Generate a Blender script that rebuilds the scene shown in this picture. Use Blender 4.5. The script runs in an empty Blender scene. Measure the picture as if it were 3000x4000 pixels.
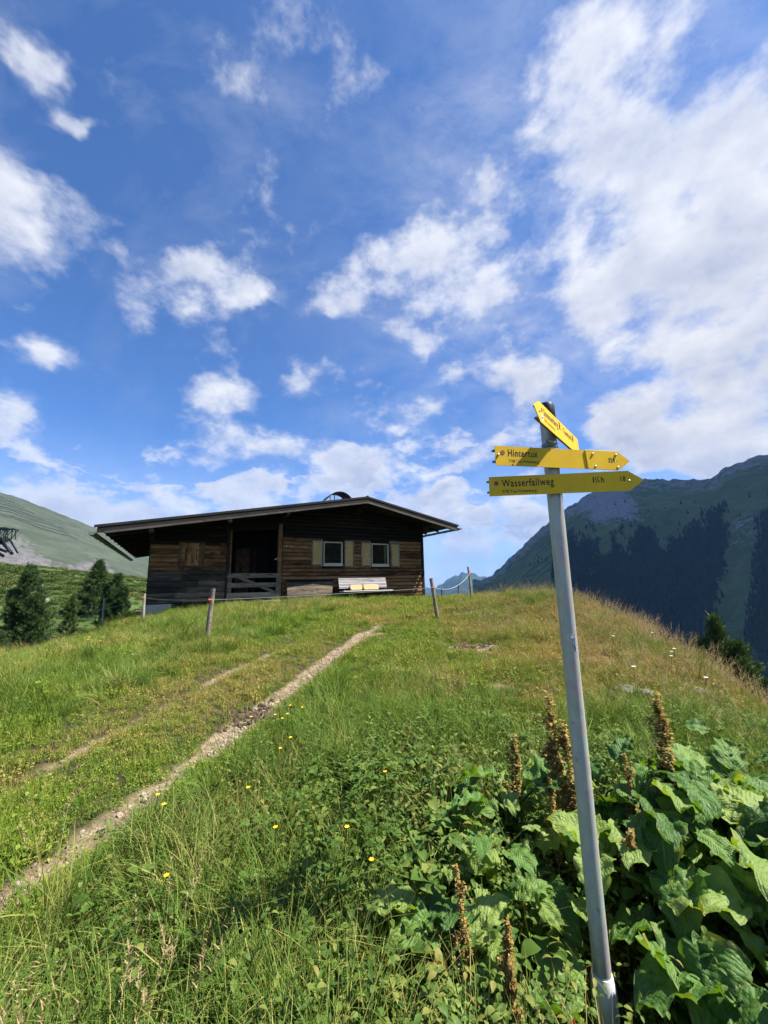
import bpy, bmesh, math, random
import numpy as np
from mathutils import Vector, Matrix, Euler
R = math.radians
random.seed(7); rng = np.random.default_rng(7)
sc = bpy.context.scene
COL = sc.collection

# ------------------------------------------------------------------ camera
cam = bpy.data.cameras.new('camera'); camo = bpy.data.objects.new('camera', cam); COL.objects.link(camo)
cam.sensor_fit = 'HORIZONTAL'; cam.sensor_width = 36.0; cam.lens = 36.0*1510/3000
cam.clip_start = 0.05; cam.clip_end = 60000
camo.matrix_world = Matrix.Translation((0, 0, 1.55)) @ (Matrix.Rotation(R(100.3), 4, 'X') @ Matrix.Rotation(-0.019, 4, 'Z'))
sc.camera = camo
sc.render.resolution_x, sc.render.resolution_y = 768, 1024
sc.view_settings.view_transform = 'Standard'; sc.view_settings.look = 'None'
sc.view_settings.exposure = 1.35; sc.view_settings.gamma = 1.0; sc.view_settings.use_curve_mapping = False
sc.render.engine = 'CYCLES'
cy = sc.cycles
cy.use_denoising = True; cy.denoiser = 'OPENIMAGEDENOISE'; cy.denoising_input_passes = 'RGB_ALBEDO_NORMAL'
cy.max_bounces = 5; cy.diffuse_bounces = 2; cy.glossy_bounces = 2; cy.transmission_bounces = 4
cy.transparent_max_bounces = 8; cy.volume_bounces = 0; cy.caustics_reflective = False; cy.caustics_refractive = False
cy.sample_clamp_indirect = 6.0; cy.use_adaptive_sampling = True; cy.adaptive_threshold = .025

# ------------------------------------------------------------------ node helper
class G:
    def __init__(s, nt): s.nt = nt
    def n(s, t, _in=None, **k):
        nd = s.nt.nodes.new(t)
        for a, v in k.items(): setattr(nd, a, v)
        for key, v in (_in or {}).items():
            so = nd.inputs[key]
            if isinstance(v, bpy.types.NodeSocket): s.nt.links.new(v, so)
            else: so.default_value = v
        return nd
    def m(s, op, a, b=None, c=None, clamp=False):
        nd = s.n('ShaderNodeMath', operation=op, use_clamp=clamp)
        for i, v in enumerate((a, b, c)):
            if v is None: continue
            if isinstance(v, bpy.types.NodeSocket): s.nt.links.new(v, nd.inputs[i])
            else: nd.inputs[i].default_value = v
        return nd.outputs[0]
    def v(s, op, a, b=None, out=0, scale=None):
        nd = s.n('ShaderNodeVectorMath', operation=op)
        for i, v in enumerate((a, b)):
            if v is None: continue
            if isinstance(v, bpy.types.NodeSocket): s.nt.links.new(v, nd.inputs[i])
            else: nd.inputs[i].default_value = v
        if scale is not None:
            if isinstance(scale, bpy.types.NodeSocket): s.nt.links.new(scale, nd.inputs['Scale'])
            else: nd.inputs['Scale'].default_value = scale
        return nd.outputs[out]
    def mix(s, f, a, b, blend='MIX'):
        nd = s.n('ShaderNodeMix', data_type='RGBA', blend_type=blend)
        for i, v in ((0, f), (6, a), (7, b)):
            if isinstance(v, bpy.types.NodeSocket): s.nt.links.new(v, nd.inputs[i])
            else:
                if i and len(v) == 3: v = (*v, 1)
                nd.inputs[i].default_value = v
        return nd.outputs[2]
    def noise(s, vec, scale, detail=3, rough=.55, dist=0, out='Fac'):
        nd = s.n('ShaderNodeTexNoise', {'Scale': scale, 'Detail': detail, 'Roughness': rough, 'Distortion': dist})
        if vec is not None: s.nt.links.new(vec, nd.inputs['Vector'])
        return nd.outputs[out]
    def ramp(s, f, stops, interp='LINEAR'):
        nd = s.n('ShaderNodeValToRGB', {'Fac': f}); cr = nd.color_ramp; cr.interpolation = interp
        while len(cr.elements) < len(stops): cr.elements.new(.5)
        for e, (p, c) in zip(cr.elements, stops):
            e.position = p
            if not hasattr(c, '__len__'): c = (c, c, c)
            e.color = (*c[:3], 1)
        return nd.outputs[0]
    def rng(s, v, a, b, c=0., d=1., smooth=False):
        nd = s.n('ShaderNodeMapRange', {'From Min': a, 'From Max': b, 'To Min': c, 'To Max': d}, interpolation_type='SMOOTHSTEP' if smooth else 'LINEAR')
        if isinstance(v, bpy.types.NodeSocket): s.nt.links.new(v, nd.inputs['Value'])
        else: nd.inputs['Value'].default_value = v
        return nd.outputs[0]
    def scale3(s, vec, xyz): return s.v('MULTIPLY', vec, xyz)

# ------------------------------------------------------------------ sky and sun
SUN_AZ, SUN_EL = R(95), R(55)         # azimuth from +Y towards +X
S = Vector((math.sin(SUN_AZ)*math.cos(SUN_EL), math.cos(SUN_AZ)*math.cos(SUN_EL), math.sin(SUN_EL)))
sun = bpy.data.lights.new('sun', 'SUN'); sun.energy = 5.0; sun.angle = R(0.53); sun.color = (1.0, .95, .86)
suno = bpy.data.objects.new('sun', sun); COL.objects.link(suno)
suno.rotation_euler = (-S).to_track_quat('-Z', 'Y').to_euler(); suno.location = (0, 0, 40)

W = bpy.data.worlds.new('World'); sc.world = W; W.use_nodes = True
g = G(W.node_tree); g.nt.nodes.clear()
sky = g.n('ShaderNodeTexSky', sky_type='NISHITA', sun_disc=False, sun_elevation=SUN_EL, sun_rotation=SUN_AZ,
          altitude=1500, air_density=1.0, dust_density=.3, ozone_density=2.0)
D = g.n('ShaderNodeTexCoord').outputs['Generated']
# clouds: (azimuth, elevation, half-width, half-height, tilt, weight), all directions of the real sky
CL = [(37.1,53.9,.098,.092,-32,1),(36.6,45.1,.093,.062,-29,1),(47.8,41.4,.071,.121,-59,1.1),(41.8,31.9,.153,.138,-3,1.1),(14.6,40.9,.283,.109,-19,.8),
(2.9,35,.092,.044,-16,1.15),(45.2,19.3,.077,.181,-20,1.1),(34.2,19.5,.131,.053,-14,1),(22.8,25.7,.071,.052,4,.9),(10,28.7,.081,.034,4,.8),(3.3,24.7,.086,.036,-2,.8),
(-30.2,37.6,.079,.047,40,.95),(-20.3,40,.049,.026,42,.75),(-12.4,28.5,.055,.033,5,.8),(-22.8,26.2,.051,.046,9,.75),(-43.3,25.8,.038,.021,21,.85),(-46.1,18.5,.035,.037,17,1),
(-49,39.1,.05,.07,44,.85),(-49.8,48.7,.029,.042,54,.9),(-44.7,46.2,.039,.015,49,.75),(-15.9,18.5,.194,.056,-4,.85),(-3.4,15.9,.089,.049,0,1),(-42.9,12.2,.149,.062,10,.75),
(-47,32.2,.079,.056,29,.5),(-27.7,10.6,.378,.048,4,.75),(15,9.4,.208,.069,-4,.75),(9.3,2.3,.08,.053,-1,1.05),(40.2,15,.129,.041,-14,1),(-10,39.2,.093,.036,1,.7),
(20.5,48.9,.03,.043,-17,.6),(12.3,19.6,.142,.067,-5,.5),(37.7,13.4,.137,.038,-11,.7),(-37.6,9.2,.171,.038,6,.7),(-2,9,.16,.04,0,.75),(22,14,.10,.035,0,.7),(27,7,.14,.035,0,.8),(-20,13.5,.10,.03,0,.6),(-45,6,.12,.03,0,.7),(-25,6.5,.14,.025,0,.6),(16,4.5,.09,.025,0,.75),(6,12.5,.06,.025,0,.7),
# the same kind of sky beyond the frame
(70,35,.25,.16,0,1),(64,58,.12,.1,0,.8),(95,25,.3,.12,0,.9),(125,40,.2,.12,0,.8),(160,20,.3,.1,0,.9),(200,35,.25,.14,0,.8),(240,15,.3,.1,0,.9),(-75,35,.2,.12,0,.9),(-80,15,.25,.09,0,.9),(-110,30,.2,.1,0,.7)]
def fbm_dens(vec):
    warp = g.noise(g.scale3(vec, (3.1, 3.1, 5.0)), 1.0, 5, .6, 0, 'Color')
    return g.v('ADD', vec, g.v('SCALE', g.v('SUBTRACT', warp, (.5, .5, .5)), scale=.24))
Dw = fbm_dens(D)
tot = None
for az, el, s1, s2, ro, w in CL:
    a, e, r = R(az), R(el), R(ro)
    d0 = Vector((math.sin(a)*math.cos(e), math.cos(a)*math.cos(e), math.sin(e)))
    E_ = Vector((math.cos(a), -math.sin(a), 0)); U_ = E_.cross(d0)
    if U_.z < 0: U_ = -U_
    e1 = (E_*math.cos(r)+U_*math.sin(r))/(s1*1.02); e2 = (-E_*math.sin(r)+U_*math.cos(r))/(s2*1.02)
    q = g.v('SUBTRACT', Dw, tuple(d0))
    x1 = g.v('DOT_PRODUCT', q, tuple(e1), out='Value'); x2 = g.v('DOT_PRODUCT', q, tuple(e2), out='Value')
    x3 = g.v('DOT_PRODUCT', q, tuple(d0*3), out='Value')
    rr = g.m('MULTIPLY_ADD', x1, x1, g.m('MULTIPLY_ADD', x2, x2, g.m('MULTIPLY', x3, x3)))
    b = g.m('MULTIPLY', g.m('EXPONENT', g.m('MULTIPLY', rr, -1.0)), w)
    tot = b if tot is None else g.m('ADD', tot, b)
DZ = g.n('ShaderNodeSeparateXYZ', {0: D}).outputs[2]
puff = g.m('MULTIPLY', g.rng(g.noise(g.scale3(Dw, (7, 7, 19)), 1.0, 4, .55), .50, .66), g.m('MULTIPLY', g.rng(DZ, .0, .08), g.rng(DZ, .48, .16, 0, .85)))
tot = g.m('MINIMUM', g.m('ADD', tot, puff), 1.25)
NS = (6.5, 6.5, 9.5)
F0 = g.noise(g.scale3(D, NS), 1.0, 9, .60)
F1 = g.noise(g.scale3(g.v('ADD', D, tuple(S*.035)), NS), 1.0, 5, .60)
FL = g.noise(g.scale3(D, (2.2, 2.2, 4.5)), 1.0, 3, .5)
raw = g.m('ADD', tot, g.m('MULTIPLY', g.m('SUBTRACT', F0, .5), 3.3))
dens = g.rng(raw, .13, 1.22, 0, 1, True)
# thin high veil
ci = g.noise(g.scale3(D, (2.4, 5.0, 3.0)), 1.6, 8, .68, .2)
veil = g.m('MULTIPLY', g.rng(ci, .46, .84, 0, .27), g.rng(FL, .35, .6))
low = g.rng(g.n('ShaderNodeSeparateXYZ', {0: D}).outputs[2], -.02, .36, .62, 0, True)
soft = g.m('MULTIPLY', g.rng(tot, .25, 1.1, 0, .42), g.rng(g.noise(g.scale3(D, (4, 6, 7)), 1.2, 8, .65, .5), .28, .62))
bx = g.v('SUBTRACT', Dw, (math.sin(R(27))*math.cos(R(40)), math.cos(R(27))*math.cos(R(40)), math.sin(R(40))))
broad = g.m('EXPONENT', g.m('MULTIPLY', g.v('DOT_PRODUCT', bx, bx, out='Value'), -7.5))
wisp = g.noise(g.scale3(D, (3.2, 5.5, 6)), 1.5, 9, .68, .3)
soft = g.m('MAXIMUM', soft, g.m('MULTIPLY', broad, g.rng(wisp, .36, .66, 0, .50)))
alpha = g.m('MAXIMUM', g.m('MAXIMUM', dens, soft), g.m('ADD', veil, low))
lit = g.m('MULTIPLY_ADD', g.m('SUBTRACT', F0, F1), 2.2, .5)
core = g.m('MULTIPLY', g.rng(raw, .75, 1.75, 0, 1.05), g.rng(FL, .30, .62, .45, 1.0))
ccol = g.mix(g.m('SUBTRACT', g.m('ADD', lit, .25), core, clamp=True), (.21, .232, .29), (.40, .40, .409))
SKY = .0635
skyc = g.v('MULTIPLY', sky.outputs[0], (.58, .86, 1.22))
ccol = g.v('SCALE', ccol, scale=1/SKY)
final = g.mix(g.m('MINIMUM', alpha, .97), skyc, ccol)
bg = g.n('ShaderNodeBackground', {'Color': final, 'Strength': SKY})
g.nt.links.new(bg.outputs[0], g.n('ShaderNodeOutputWorld').inputs[0])
W.cycles.sampling_method = 'MANUAL'; W.cycles.sample_map_resolution = 512

# ------------------------------------------------------------------ object helpers
def tag(o, label=None, cat=None, group=None, kind=None):
    if label: o['label'] = label
    if cat: o['category'] = cat
    if group: o['group'] = group
    if kind: o['kind'] = kind
    return o
def empty(name, loc=(0, 0, 0), rz=0, parent=None):
    o = bpy.data.objects.new(name, None); COL.objects.link(o); o.location = loc; o.rotation_euler = (0, 0, rz); o.empty_display_size = .2
    if parent: o.parent = parent
    return o
class MB:
    def __init__(s): s.v = []; s.f = []; s.mi = []; s.cur = 0
    def add(s, vs, fs):
        k = len(s.v); s.v += [tuple(p) for p in vs]; s.f += [tuple(i+k for i in f) for f in fs]; s.mi += [s.cur]*len(fs); return s
    def box(s, x0, x1, y0, y1, z0, z1):
        return s.add([(x0,y0,z0),(x1,y0,z0),(x1,y1,z0),(x0,y1,z0),(x0,y0,z1),(x1,y0,z1),(x1,y1,z1),(x0,y1,z1)],
                     [(0,3,2,1),(4,5,6,7),(0,1,5,4),(1,2,6,5),(2,3,7,6),(3,0,4,7)])
    def hexa(s, p):   # eight corners, bottom ring then top ring
        return s.add(p, [(0,3,2,1),(4,5,6,7),(0,1,5,4),(1,2,6,5),(2,3,7,6),(3,0,4,7)])
    def bar(s, a, b, w, h, up=(0, 0, 1)):
        a, b = Vector(a), Vector(b); d = (b-a).normalized(); x = d.cross(Vector(up))
        if x.length < 1e-4: x = d.cross(Vector((0, 1, 0)))
        x.normalize(); u = x.cross(d); x *= w/2; u *= h/2
        return s.hexa([a-x-u, a+x-u, b+x-u, b-x-u, a-x+u, a+x+u, b+x+u, b-x+u])
    def tube(s, pts, rad, n=8, cap=True):
        pts = [Vector(p) for p in pts]; k0 = len(s.v); N = len(pts)
        if not hasattr(rad, '__len__'): rad = [rad]*N
        prev = None
        for i, p in enumerate(pts):
            d = (pts[min(i+1, N-1)]-pts[max(i-1, 0)]).normalized()
            x = d.cross(Vector((0, 0, 1))) if prev is None else prev-d*prev.dot(d)
            if x.length < 1e-4: x = d.cross(Vector((0, 1, 0)))
            x.normalize(); prev = x; y = d.cross(x)
            for j in range(n):
                a = 2*math.pi*j/n; s.v.append(tuple(p+(x*math.cos(a)+y*math.sin(a))*rad[i]))
        for i in range(N-1):
            for j in range(n):
                s.f.append((k0+i*n+j, k0+i*n+(j+1) % n, k0+(i+1)*n+(j+1) % n, k0+(i+1)*n+j)); s.mi.append(s.cur)
        if cap:
            s.f.append(tuple(k0+j for j in range(n))[::-1]); s.mi.append(s.cur)
            s.f.append(tuple(k0+(N-1)*n+j for j in range(n))); s.mi.append(s.cur)
        return s
    def prism(s, poly, o, ex, ey, en, t):   # polygon (2D) in the plane o + x*ex + y*ey, thickness t along en
        o, ex, ey, en = map(Vector, (o, ex, ey, en)); n = len(poly)
        a = [o+ex*x+ey*y for x, y in poly]; b = [p+en*t for p in a]
        return s.add(a+b, [tuple(range(n))[::-1], tuple(range(n, 2*n))]+[(i, (i+1) % n, n+(i+1) % n, n+i) for i in range(n)])
    def mesh(s, name, mats):
        me = bpy.data.meshes.new(name); me.from_pydata(s.v, [], s.f)
        for m_ in (mats if isinstance(mats, (list, tuple)) else [mats]): me.materials.append(m_)
        if any(s.mi): me.polygons.foreach_set('material_index', s.mi)
        me.update(); return me
    def build(s, name, mats, parent=None, smooth=False, bevel=0):
        me = s.mesh(name, mats)
        bm = bmesh.new(); bm.from_mesh(me); bmesh.ops.recalc_face_normals(bm, faces=bm.faces)
        if bevel:
            bmesh.ops.bevel(bm, geom=list(bm.edges), offset=bevel, segments=1, affect='EDGES', profile=.5, clamp_overlap=True)
        bm.to_mesh(me); bm.free()
        if smooth:
            me.polygons.foreach_set('use_smooth', [True]*len(me.polygons))
            try: me.set_sharp_from_angle(angle=R(38))
            except Exception: pass
        o = bpy.data.objects.new(name, me); COL.objects.link(o)
        if parent: o.parent = parent
        return o
def np_mesh(name, verts, faces, mat, smooth=True):
    me = bpy.data.meshes.new(name)
    verts = np.asarray(verts, np.float32); faces = np.asarray(faces, np.int32)
    k = faces.shape[1]
    me.vertices.add(len(verts)); me.vertices.foreach_set('co', verts.ravel())
    me.loops.add(faces.size); me.loops.foreach_set('vertex_index', faces.ravel())
    me.polygons.add(len(faces)); me.polygons.foreach_set('loop_start', np.arange(len(faces), dtype=np.int32)*k)
    if smooth: me.polygons.foreach_set('use_smooth', np.ones(len(faces), bool))
    me.update(calc_edges=True); me.validate()
    if mat: me.materials.append(mat)
    return me
def fattr(me, name, vals):
    a = me.attributes.new(name, 'FLOAT', 'POINT'); a.data.foreach_set('value', np.asarray(vals, np.float32))
def grid_faces(nu, nv):
    i = np.arange(nu-1)[:, None]; j = np.arange(nv-1)[None]
    a = i*nv+j
    return np.stack([a, a+nv, a+nv+1, a+1], -1).reshape(-1, 4)

# ------------------------------------------------------------------ materials
def material(name):
    m_ = bpy.data.materials.new(name); m_.use_nodes = True; gg = G(m_.node_tree); gg.nt.nodes.clear(); return m_, gg
def finish(gg, shader, disp=None):
    o = gg.n('ShaderNodeOutputMaterial'); gg.nt.links.new(shader, o.inputs[0])
def pbsdf(gg, col, rough=.7, bump=None, bstr=.3, bdist=.01, **kw):
    i = {'Base Color': col if isinstance(col, bpy.types.NodeSocket) else (*col[:3], 1), 'Roughness': rough}
    i.update(kw)
    if bump is not None:
        i['Normal'] = gg.n('ShaderNodeBump', {'Height': bump, 'Strength': bstr, 'Distance': bdist}).outputs[0]
    return gg.n('ShaderNodeBsdfPrincipled', i).outputs[0]
def plain(name, col, rough=.6, var=.25, scale=14, metal=0, bstr=.15, spec=.4):
    m_, gg = material(name); P = gg.n('ShaderNodeTexCoord').outputs['Object']
    nz = gg.noise(P, scale, 6, .6); n2 = gg.noise(P, scale*.2, 3)
    f = gg.m('ADD', gg.m('MULTIPLY', nz, .6), gg.m('MULTIPLY', n2, .4))
    c = gg.mix(gg.rng(f, .3, .7), tuple(x*(1-var) for x in col), tuple(min(1, x*(1+var)) for x in col))
    finish(gg, pbsdf(gg, c, rough, nz, bstr, .01, Metallic=metal, **{'Specular IOR Level': spec})); return m_
def wood(name, dark, mid, worn, pale, wear=.5, along=(1.2, 9, 16), rough=.8, rnd=.35):
    """weathered boards: grain along local x, colour of the stain and of the bare wood where it has worn off"""
    m_, gg = material(name); P = gg.n('ShaderNodeTexCoord').outputs['Object']
    rn = gg.n('ShaderNodeObjectInfo').outputs['Random']
    off = gg.v('ADD', P, gg.n('ShaderNodeCombineXYZ', {0: gg.m('MULTIPLY', rn, 31.), 1: gg.m('MULTIPLY', rn, 7.), 2: 0.}).outputs[0])
    grain = gg.noise(gg.scale3(off, along), 2.2, 8, .65, .4)
    patch = gg.noise(gg.scale3(off, (.9, 2, 2.6)), 1.3, 5, .6, .8)
    fine = gg.noise(gg.scale3(off, (along[0]*3, along[1]*3, along[2]*3.2)), 3, 4, .7)
    f = gg.m('ADD', gg.m('ADD', gg.m('MULTIPLY', grain, .55), gg.m('MULTIPLY', patch, .6)), gg.m('MULTIPLY', gg.m('SUBTRACT', rn, .5), rnd))
    f = gg.m('ADD', f, wear-.5)
    c = gg.ramp(f, [(.36, dark), (.52, mid), (.66, worn), (.86, pale)])
    knot = gg.n('ShaderNodeTexVoronoi', {'Scale': 1.0, 'Vector': gg.scale3(off, (2.1, 3, 7.5))}).outputs['Distance']
    c = gg.mix(gg.rng(knot, .10, .22, .75, 0), c, tuple(x*.4 for x in dark))
    c = gg.mix(gg.rng(fine, .5, .75, 0, .55), c, tuple(x*.6 for x in dark))
    finish(gg, pbsdf(gg, c, rough, gg.m('ADD', grain, gg.m('MULTIPLY', fine, .6)), .55, .012, **{'Specular IOR Level': .25})); return m_
M = {}
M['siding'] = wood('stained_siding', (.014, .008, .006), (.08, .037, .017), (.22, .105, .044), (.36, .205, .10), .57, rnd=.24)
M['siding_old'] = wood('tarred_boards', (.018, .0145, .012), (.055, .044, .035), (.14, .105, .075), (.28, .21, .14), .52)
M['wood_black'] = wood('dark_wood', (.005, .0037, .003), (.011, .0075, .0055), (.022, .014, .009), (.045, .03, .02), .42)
M['wood_red'] = wood('reddish_wood', (.02, .008, .006), (.055, .022, .014), (.13, .06, .032), (.20, .12, .07), .5)
M['shutter_wood'] = wood('orange_shutter_wood', (.06, .026, .013), (.18, .08, .034), (.34, .17, .075), (.44, .27, .14), .56, (9, 9, 1.2))
M['wood_grey'] = wood('silvered_wood', (.07, .056, .042), (.17, .136, .10), (.29, .24, .185), (.42, .36, .29), .54)
M['fascia'] = wood('fascia_wood', (.007, .006, .0055), (.014, .0125, .011), (.025, .022, .019), (.045, .039, .033), .46)
M['fascia_pale'] = wood('pale_fascia_wood', (.03, .027, .024), (.06, .052, .045), (.09, .078, .068), (.13, .115, .10), .5)
M['post'] = wood('post_wood', (.06, .048, .038), (.15, .125, .10), (.26, .22, .18), (.38, .34, .29), .5, (9, 9, 1.5))
M['post_fresh'] = wood('fresh_post_wood', (.25, .13, .05), (.42, .25, .11), (.5, .33, .16), (.6, .42, .24), .5, (9, 9, 1.5))
M['bench'] = wood('bleached_slats', (.16, .15, .145), (.25, .24, .235), (.33, .32, .315), (.40, .39, .385), .55)
M['ochre'] = plain('ochre_panel', (.46, .30, .115), .8, .25, 9)
M['cream'] = plain('cream_paint', (.58, .50, .37), .5, .12, 20)
M['cloth'] = plain('cream_cloth', (.46, .34, .19), .9, .10, 60, bstr=.3)
M['zinc'] = plain('zinc_sheet', (.16, .19, .19), .5, .3, 8, .6)
M['sheet'] = plain('dark_sheet_metal', (.035, .036, .04), .55, .3, 6, .5)
M['steel'] = plain('painted_steel', (.02, .024, .03), .55, .3, 2)
M['bolt'] = plain('bolt_steel', (.62, .60, .56), .3, .15, 40, .9)
M['black'] = plain('black_plastic', (.012, .012, .013), .45, .3, 20)
M['print'] = plain('black_print', (.010, .009, .008), .6, .1, 20)
M['red_dot'] = plain('faded_red_dot', (.33, .075, .05), .6, .15, 90)
M['white'] = plain('white_plastic', (.72, .72, .72), .4, .06, 20)
M['rope'] = plain('white_rope', (.28, .28, .27), .8, .15, 30)
M['insul'] = plain('insulator', (.55, .12, .08), .5, .2, 20)
M['stone'] = plain('grey_stone', (.20, .18, .155), .9, .4, 7, bstr=.6)
M['concrete'] = plain('concrete', (.34, .33, .30), .9, .25, 6, bstr=.4)
M['earth'] = plain('bare_earth', (.085, .055, .035), .95, .4, 12, bstr=.7)
M['dead_leaf'] = plain('dead_leaf', (.62, .36, .08), .7, .35, 25)
M['red_leaf'] = plain('red_leaf', (.55, .03, .015), .5, .3, 25)
M['lettering_grey'] = plain('sticker_grey', (.16, .13, .15), .6, .1, 20)
M['lettering_blue'] = plain('sticker_blue', (.14, .19, .28), .6, .1, 20)
# galvanised pole
m_, gg = material('galvanised_steel'); P = gg.n('ShaderNodeTexCoord').outputs['Object']
vo = gg.n('ShaderNodeTexVoronoi', {'Scale': 60, 'Vector': gg.scale3(P, (1, 1, .5))}).outputs['Color']
st = gg.noise(gg.scale3(P, (14, 14, .8)), 2, 6, .65); n2 = gg.noise(P, 40, 4)
c = gg.mix(st, (.33, .325, .295), (.47, .46, .425)); c = gg.mix(.12, c, vo, 'OVERLAY')
c = gg.mix(gg.rng(n2, .62, .75), c, (.24, .23, .21))
finish(gg, pbsdf(gg, c, gg.rng(st, .3, .7, .38, .6), n2, .06, .004, Metallic=.2, **{'Specular IOR Level': .6})); M['galv'] = m_
# yellow enamel sign
m_, gg = material('yellow_enamel'); P = gg.n('ShaderNodeTexCoord').outputs['Object']
n1 = gg.noise(P, 9, 5, .6); n2 = gg.noise(P, 160, 3, .6)
c = gg.mix(gg.rng(n1, .3, .7), (.74, .44, .008), (.80, .50, .014)); c = gg.mix(gg.rng(n2, .70, .76), c, (.8, .64, .2)); c = gg.mix(gg.rng(gg.noise(gg.scale3(P, (6, 6, 1.6)), 5, 6, .7), .55, .8, 0, .22), c, (.34, .22, .035))
finish(gg, pbsdf(gg, c, gg.rng(n1, .3, .7, .42, .55), n1, .05, .01, **{'Specular IOR Level': .25})); M['sign'] = m_
# glass
m_, gg = material('window_glass')
fr = gg.n('ShaderNodeFresnel', {'IOR': 1.5}).outputs[0]
gl = gg.n('ShaderNodeBsdfGlossy', {'Color': (.9, .95, .92, 1), 'Roughness': .01}); tr = gg.n('ShaderNodeBsdfTransparent', {'Color': (.75, .8, .76, 1)})
mx = gg.n('ShaderNodeMixShader', {0: gg.m('MULTIPLY', fr, .7, clamp=True)}); gg.nt.links.new(tr.outputs[0], mx.inputs[1]); gg.nt.links.new(gl.outputs[0], mx.inputs[2])
finish(gg, mx.outputs[0]); M['glass'] = m_
# foliage
def foliage(name, cols, dry, dryamt=.5, trans=.27, rough=.6, patch=.35, spec=.14):
    """cols: dark, mid, light green; dry: straw colour that takes over in patches of the meadow"""
    m_, gg = material(name)
    geo = gg.n('ShaderNodeNewGeometry').outputs['Position']; rn = gg.n('ShaderNodeObjectInfo').outputs['Random']
    tint = gg.n('ShaderNodeAttribute', attribute_name='tint').outputs['Fac']
    p1 = gg.noise(geo, .55*patch/.35, 4, .6); p2 = gg.noise(geo, 2.6, 3, .6)
    f = gg.m('ADD', gg.m('MULTIPLY', rn, .3), gg.m('ADD', gg.m('MULTIPLY', tint, .55), gg.m('MULTIPLY', p2, .35)))
    c = gg.ramp(f, [(.2, cols[0]), (.55, cols[1]), (.95, cols[2])])
    dm = gg.rng(gg.m('ADD', gg.m('ADD', p1, gg.m('MULTIPLY', tint, .28)), gg.m('MULTIPLY', gg.m('SUBTRACT', rn, .5), .22)), .78-dryamt*.3, .98-dryamt*.3, 0, .9)
    c = gg.mix(dm, c, dry)
    b = pbsdf(gg, c, rough, **{'Specular IOR Level': spec})
    t = gg.n('ShaderNodeBsdfTranslucent', {'Color': gg.mix(1.0, c, (1.25, 1.2, .55), 'MULTIPLY')}).outputs[0]
    mx = gg.n('ShaderNodeMixShader', {0: trans}); gg.nt.links.new(b, mx.inputs[1]); gg.nt.links.new(t, mx.inputs[2])
    finish(gg, mx.outputs[0]); return m_
M['grass'] = foliage('meadow_grass', ((.06, .115, .012), (.142, .222, .024), (.27, .34, .055)), (.36, .28, .09), .48)
M['grass_dry'] = foliage('sunburnt_grass', ((.10, .125, .02), (.20, .20, .04), (.32, .29, .08)), (.36, .26, .10), .75)
M['long_grass'] = foliage('long_grass', ((.03, .068, .010), (.095, .165, .022), (.22, .30, .055)), (.38, .31, .11), .33)
M['herb'] = foliage('herb_leaves', ((.028, .058, .010), (.07, .13, .022), (.17, .245, .05)), (.22, .19, .05), .15, .3, .5)
M['straw'] = foliage('dry_stalks', ((.20, .14, .07), (.32, .23, .12), (.44, .34, .20)), (.36, .26, .14), .5, .2, .8)
M['seed'] = foliage('seed_heads', ((.12, .08, .022), (.27, .18, .05), (.42, .31, .11)), (.28, .19, .06), .3, .2, .8, 1.5)
M['needle'] = foliage('pine_needles', ((.013, .034, .012), (.032, .068, .02), (.085, .13, .035)), (.09, .12, .035), .1, .15, .6)
M['shrub'] = foliage('alpine_shrubs', ((.018, .04, .010), (.045, .085, .018), (.10, .15, .035)), (.16, .15, .055), .4, .2, .6, .04)
M['far_forest'] = foliage('far_spruce_green', ((.018, .032, .018), (.03, .048, .025), (.045, .065, .032)), (.05, .06, .03), .1, .1, .8)
M['flower'] = plain('yellow_petals', (.85, .52, .01), .5, .1, 40)
M['flower_white'] = plain('white_petals', (.75, .74, .68), .6, .1, 40)
M['bark'] = plain('bark', (.07, .055, .045), .9, .4, 10, bstr=.6)
# dock leaf, with veins
m_, gg = material('dock_leaf')
uv = gg.n('ShaderNodeAttribute', attribute_name='leafuv').outputs['Vector']
sx = gg.n('ShaderNodeSeparateXYZ', {0: uv}); U, V = sx.outputs[0], sx.outputs[1]
rn = gg.n('ShaderNodeObjectInfo').outputs['Random']
au = gg.m('ABSOLUTE', U)
ph = gg.m('SUBTRACT', gg.m('MULTIPLY', V, 11.), gg.m('MULTIPLY', au, 5.5))
ph = gg.m('ADD', ph, gg.m('MULTIPLY', gg.noise(gg.n('ShaderNodeNewGeometry').outputs['Position'], 7, 3), 1.6))
vein = gg.m('ABSOLUTE', gg.m('SINE', gg.m('MULTIPLY', ph, 3.14159)))
vl = gg.rng(vein, 0, .22, 1, 0); mid = gg.rng(au, .015, .05, 1, 0); vn = gg.m('MAXIMUM', gg.m('MULTIPLY', vl, .6), mid)
geo = gg.n('ShaderNodeNewGeometry').outputs['Position']
n1 = gg.noise(geo, 9, 5, .6); n2 = gg.noise(geo, 45, 4, .6)
c = gg.ramp(gg.m('ADD', gg.m('MULTIPLY', n1, .45), gg.m('MULTIPLY', rn, .7)), [(.15, (.032, .09, .013)), (.5, (.09, .19, .034)), (.95, (.22, .30, .065))])
c = gg.mix(gg.m('MAXIMUM', gg.m('MULTIPLY', vl, .16), gg.m('MULTIPLY', mid, .5)), c, (.27, .31, .14))
c = gg.mix(gg.m('MULTIPLY', gg.rng(au, .72, 1.0), gg.rng(n1, .5, .64, 0, .5)), c, (.20, .13, .045))
c = gg.mix(gg.rng(n2, .66, .76, 0, .8), c, (.12, .09, .035))
bh = gg.m('ADD', gg.m('MULTIPLY', vein, .25), gg.m('ADD', gg.m('MULTIPLY', gg.noise(geo, 24, 4, .6), 2.2), gg.m('MULTIPLY', n2, .5)))
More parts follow.
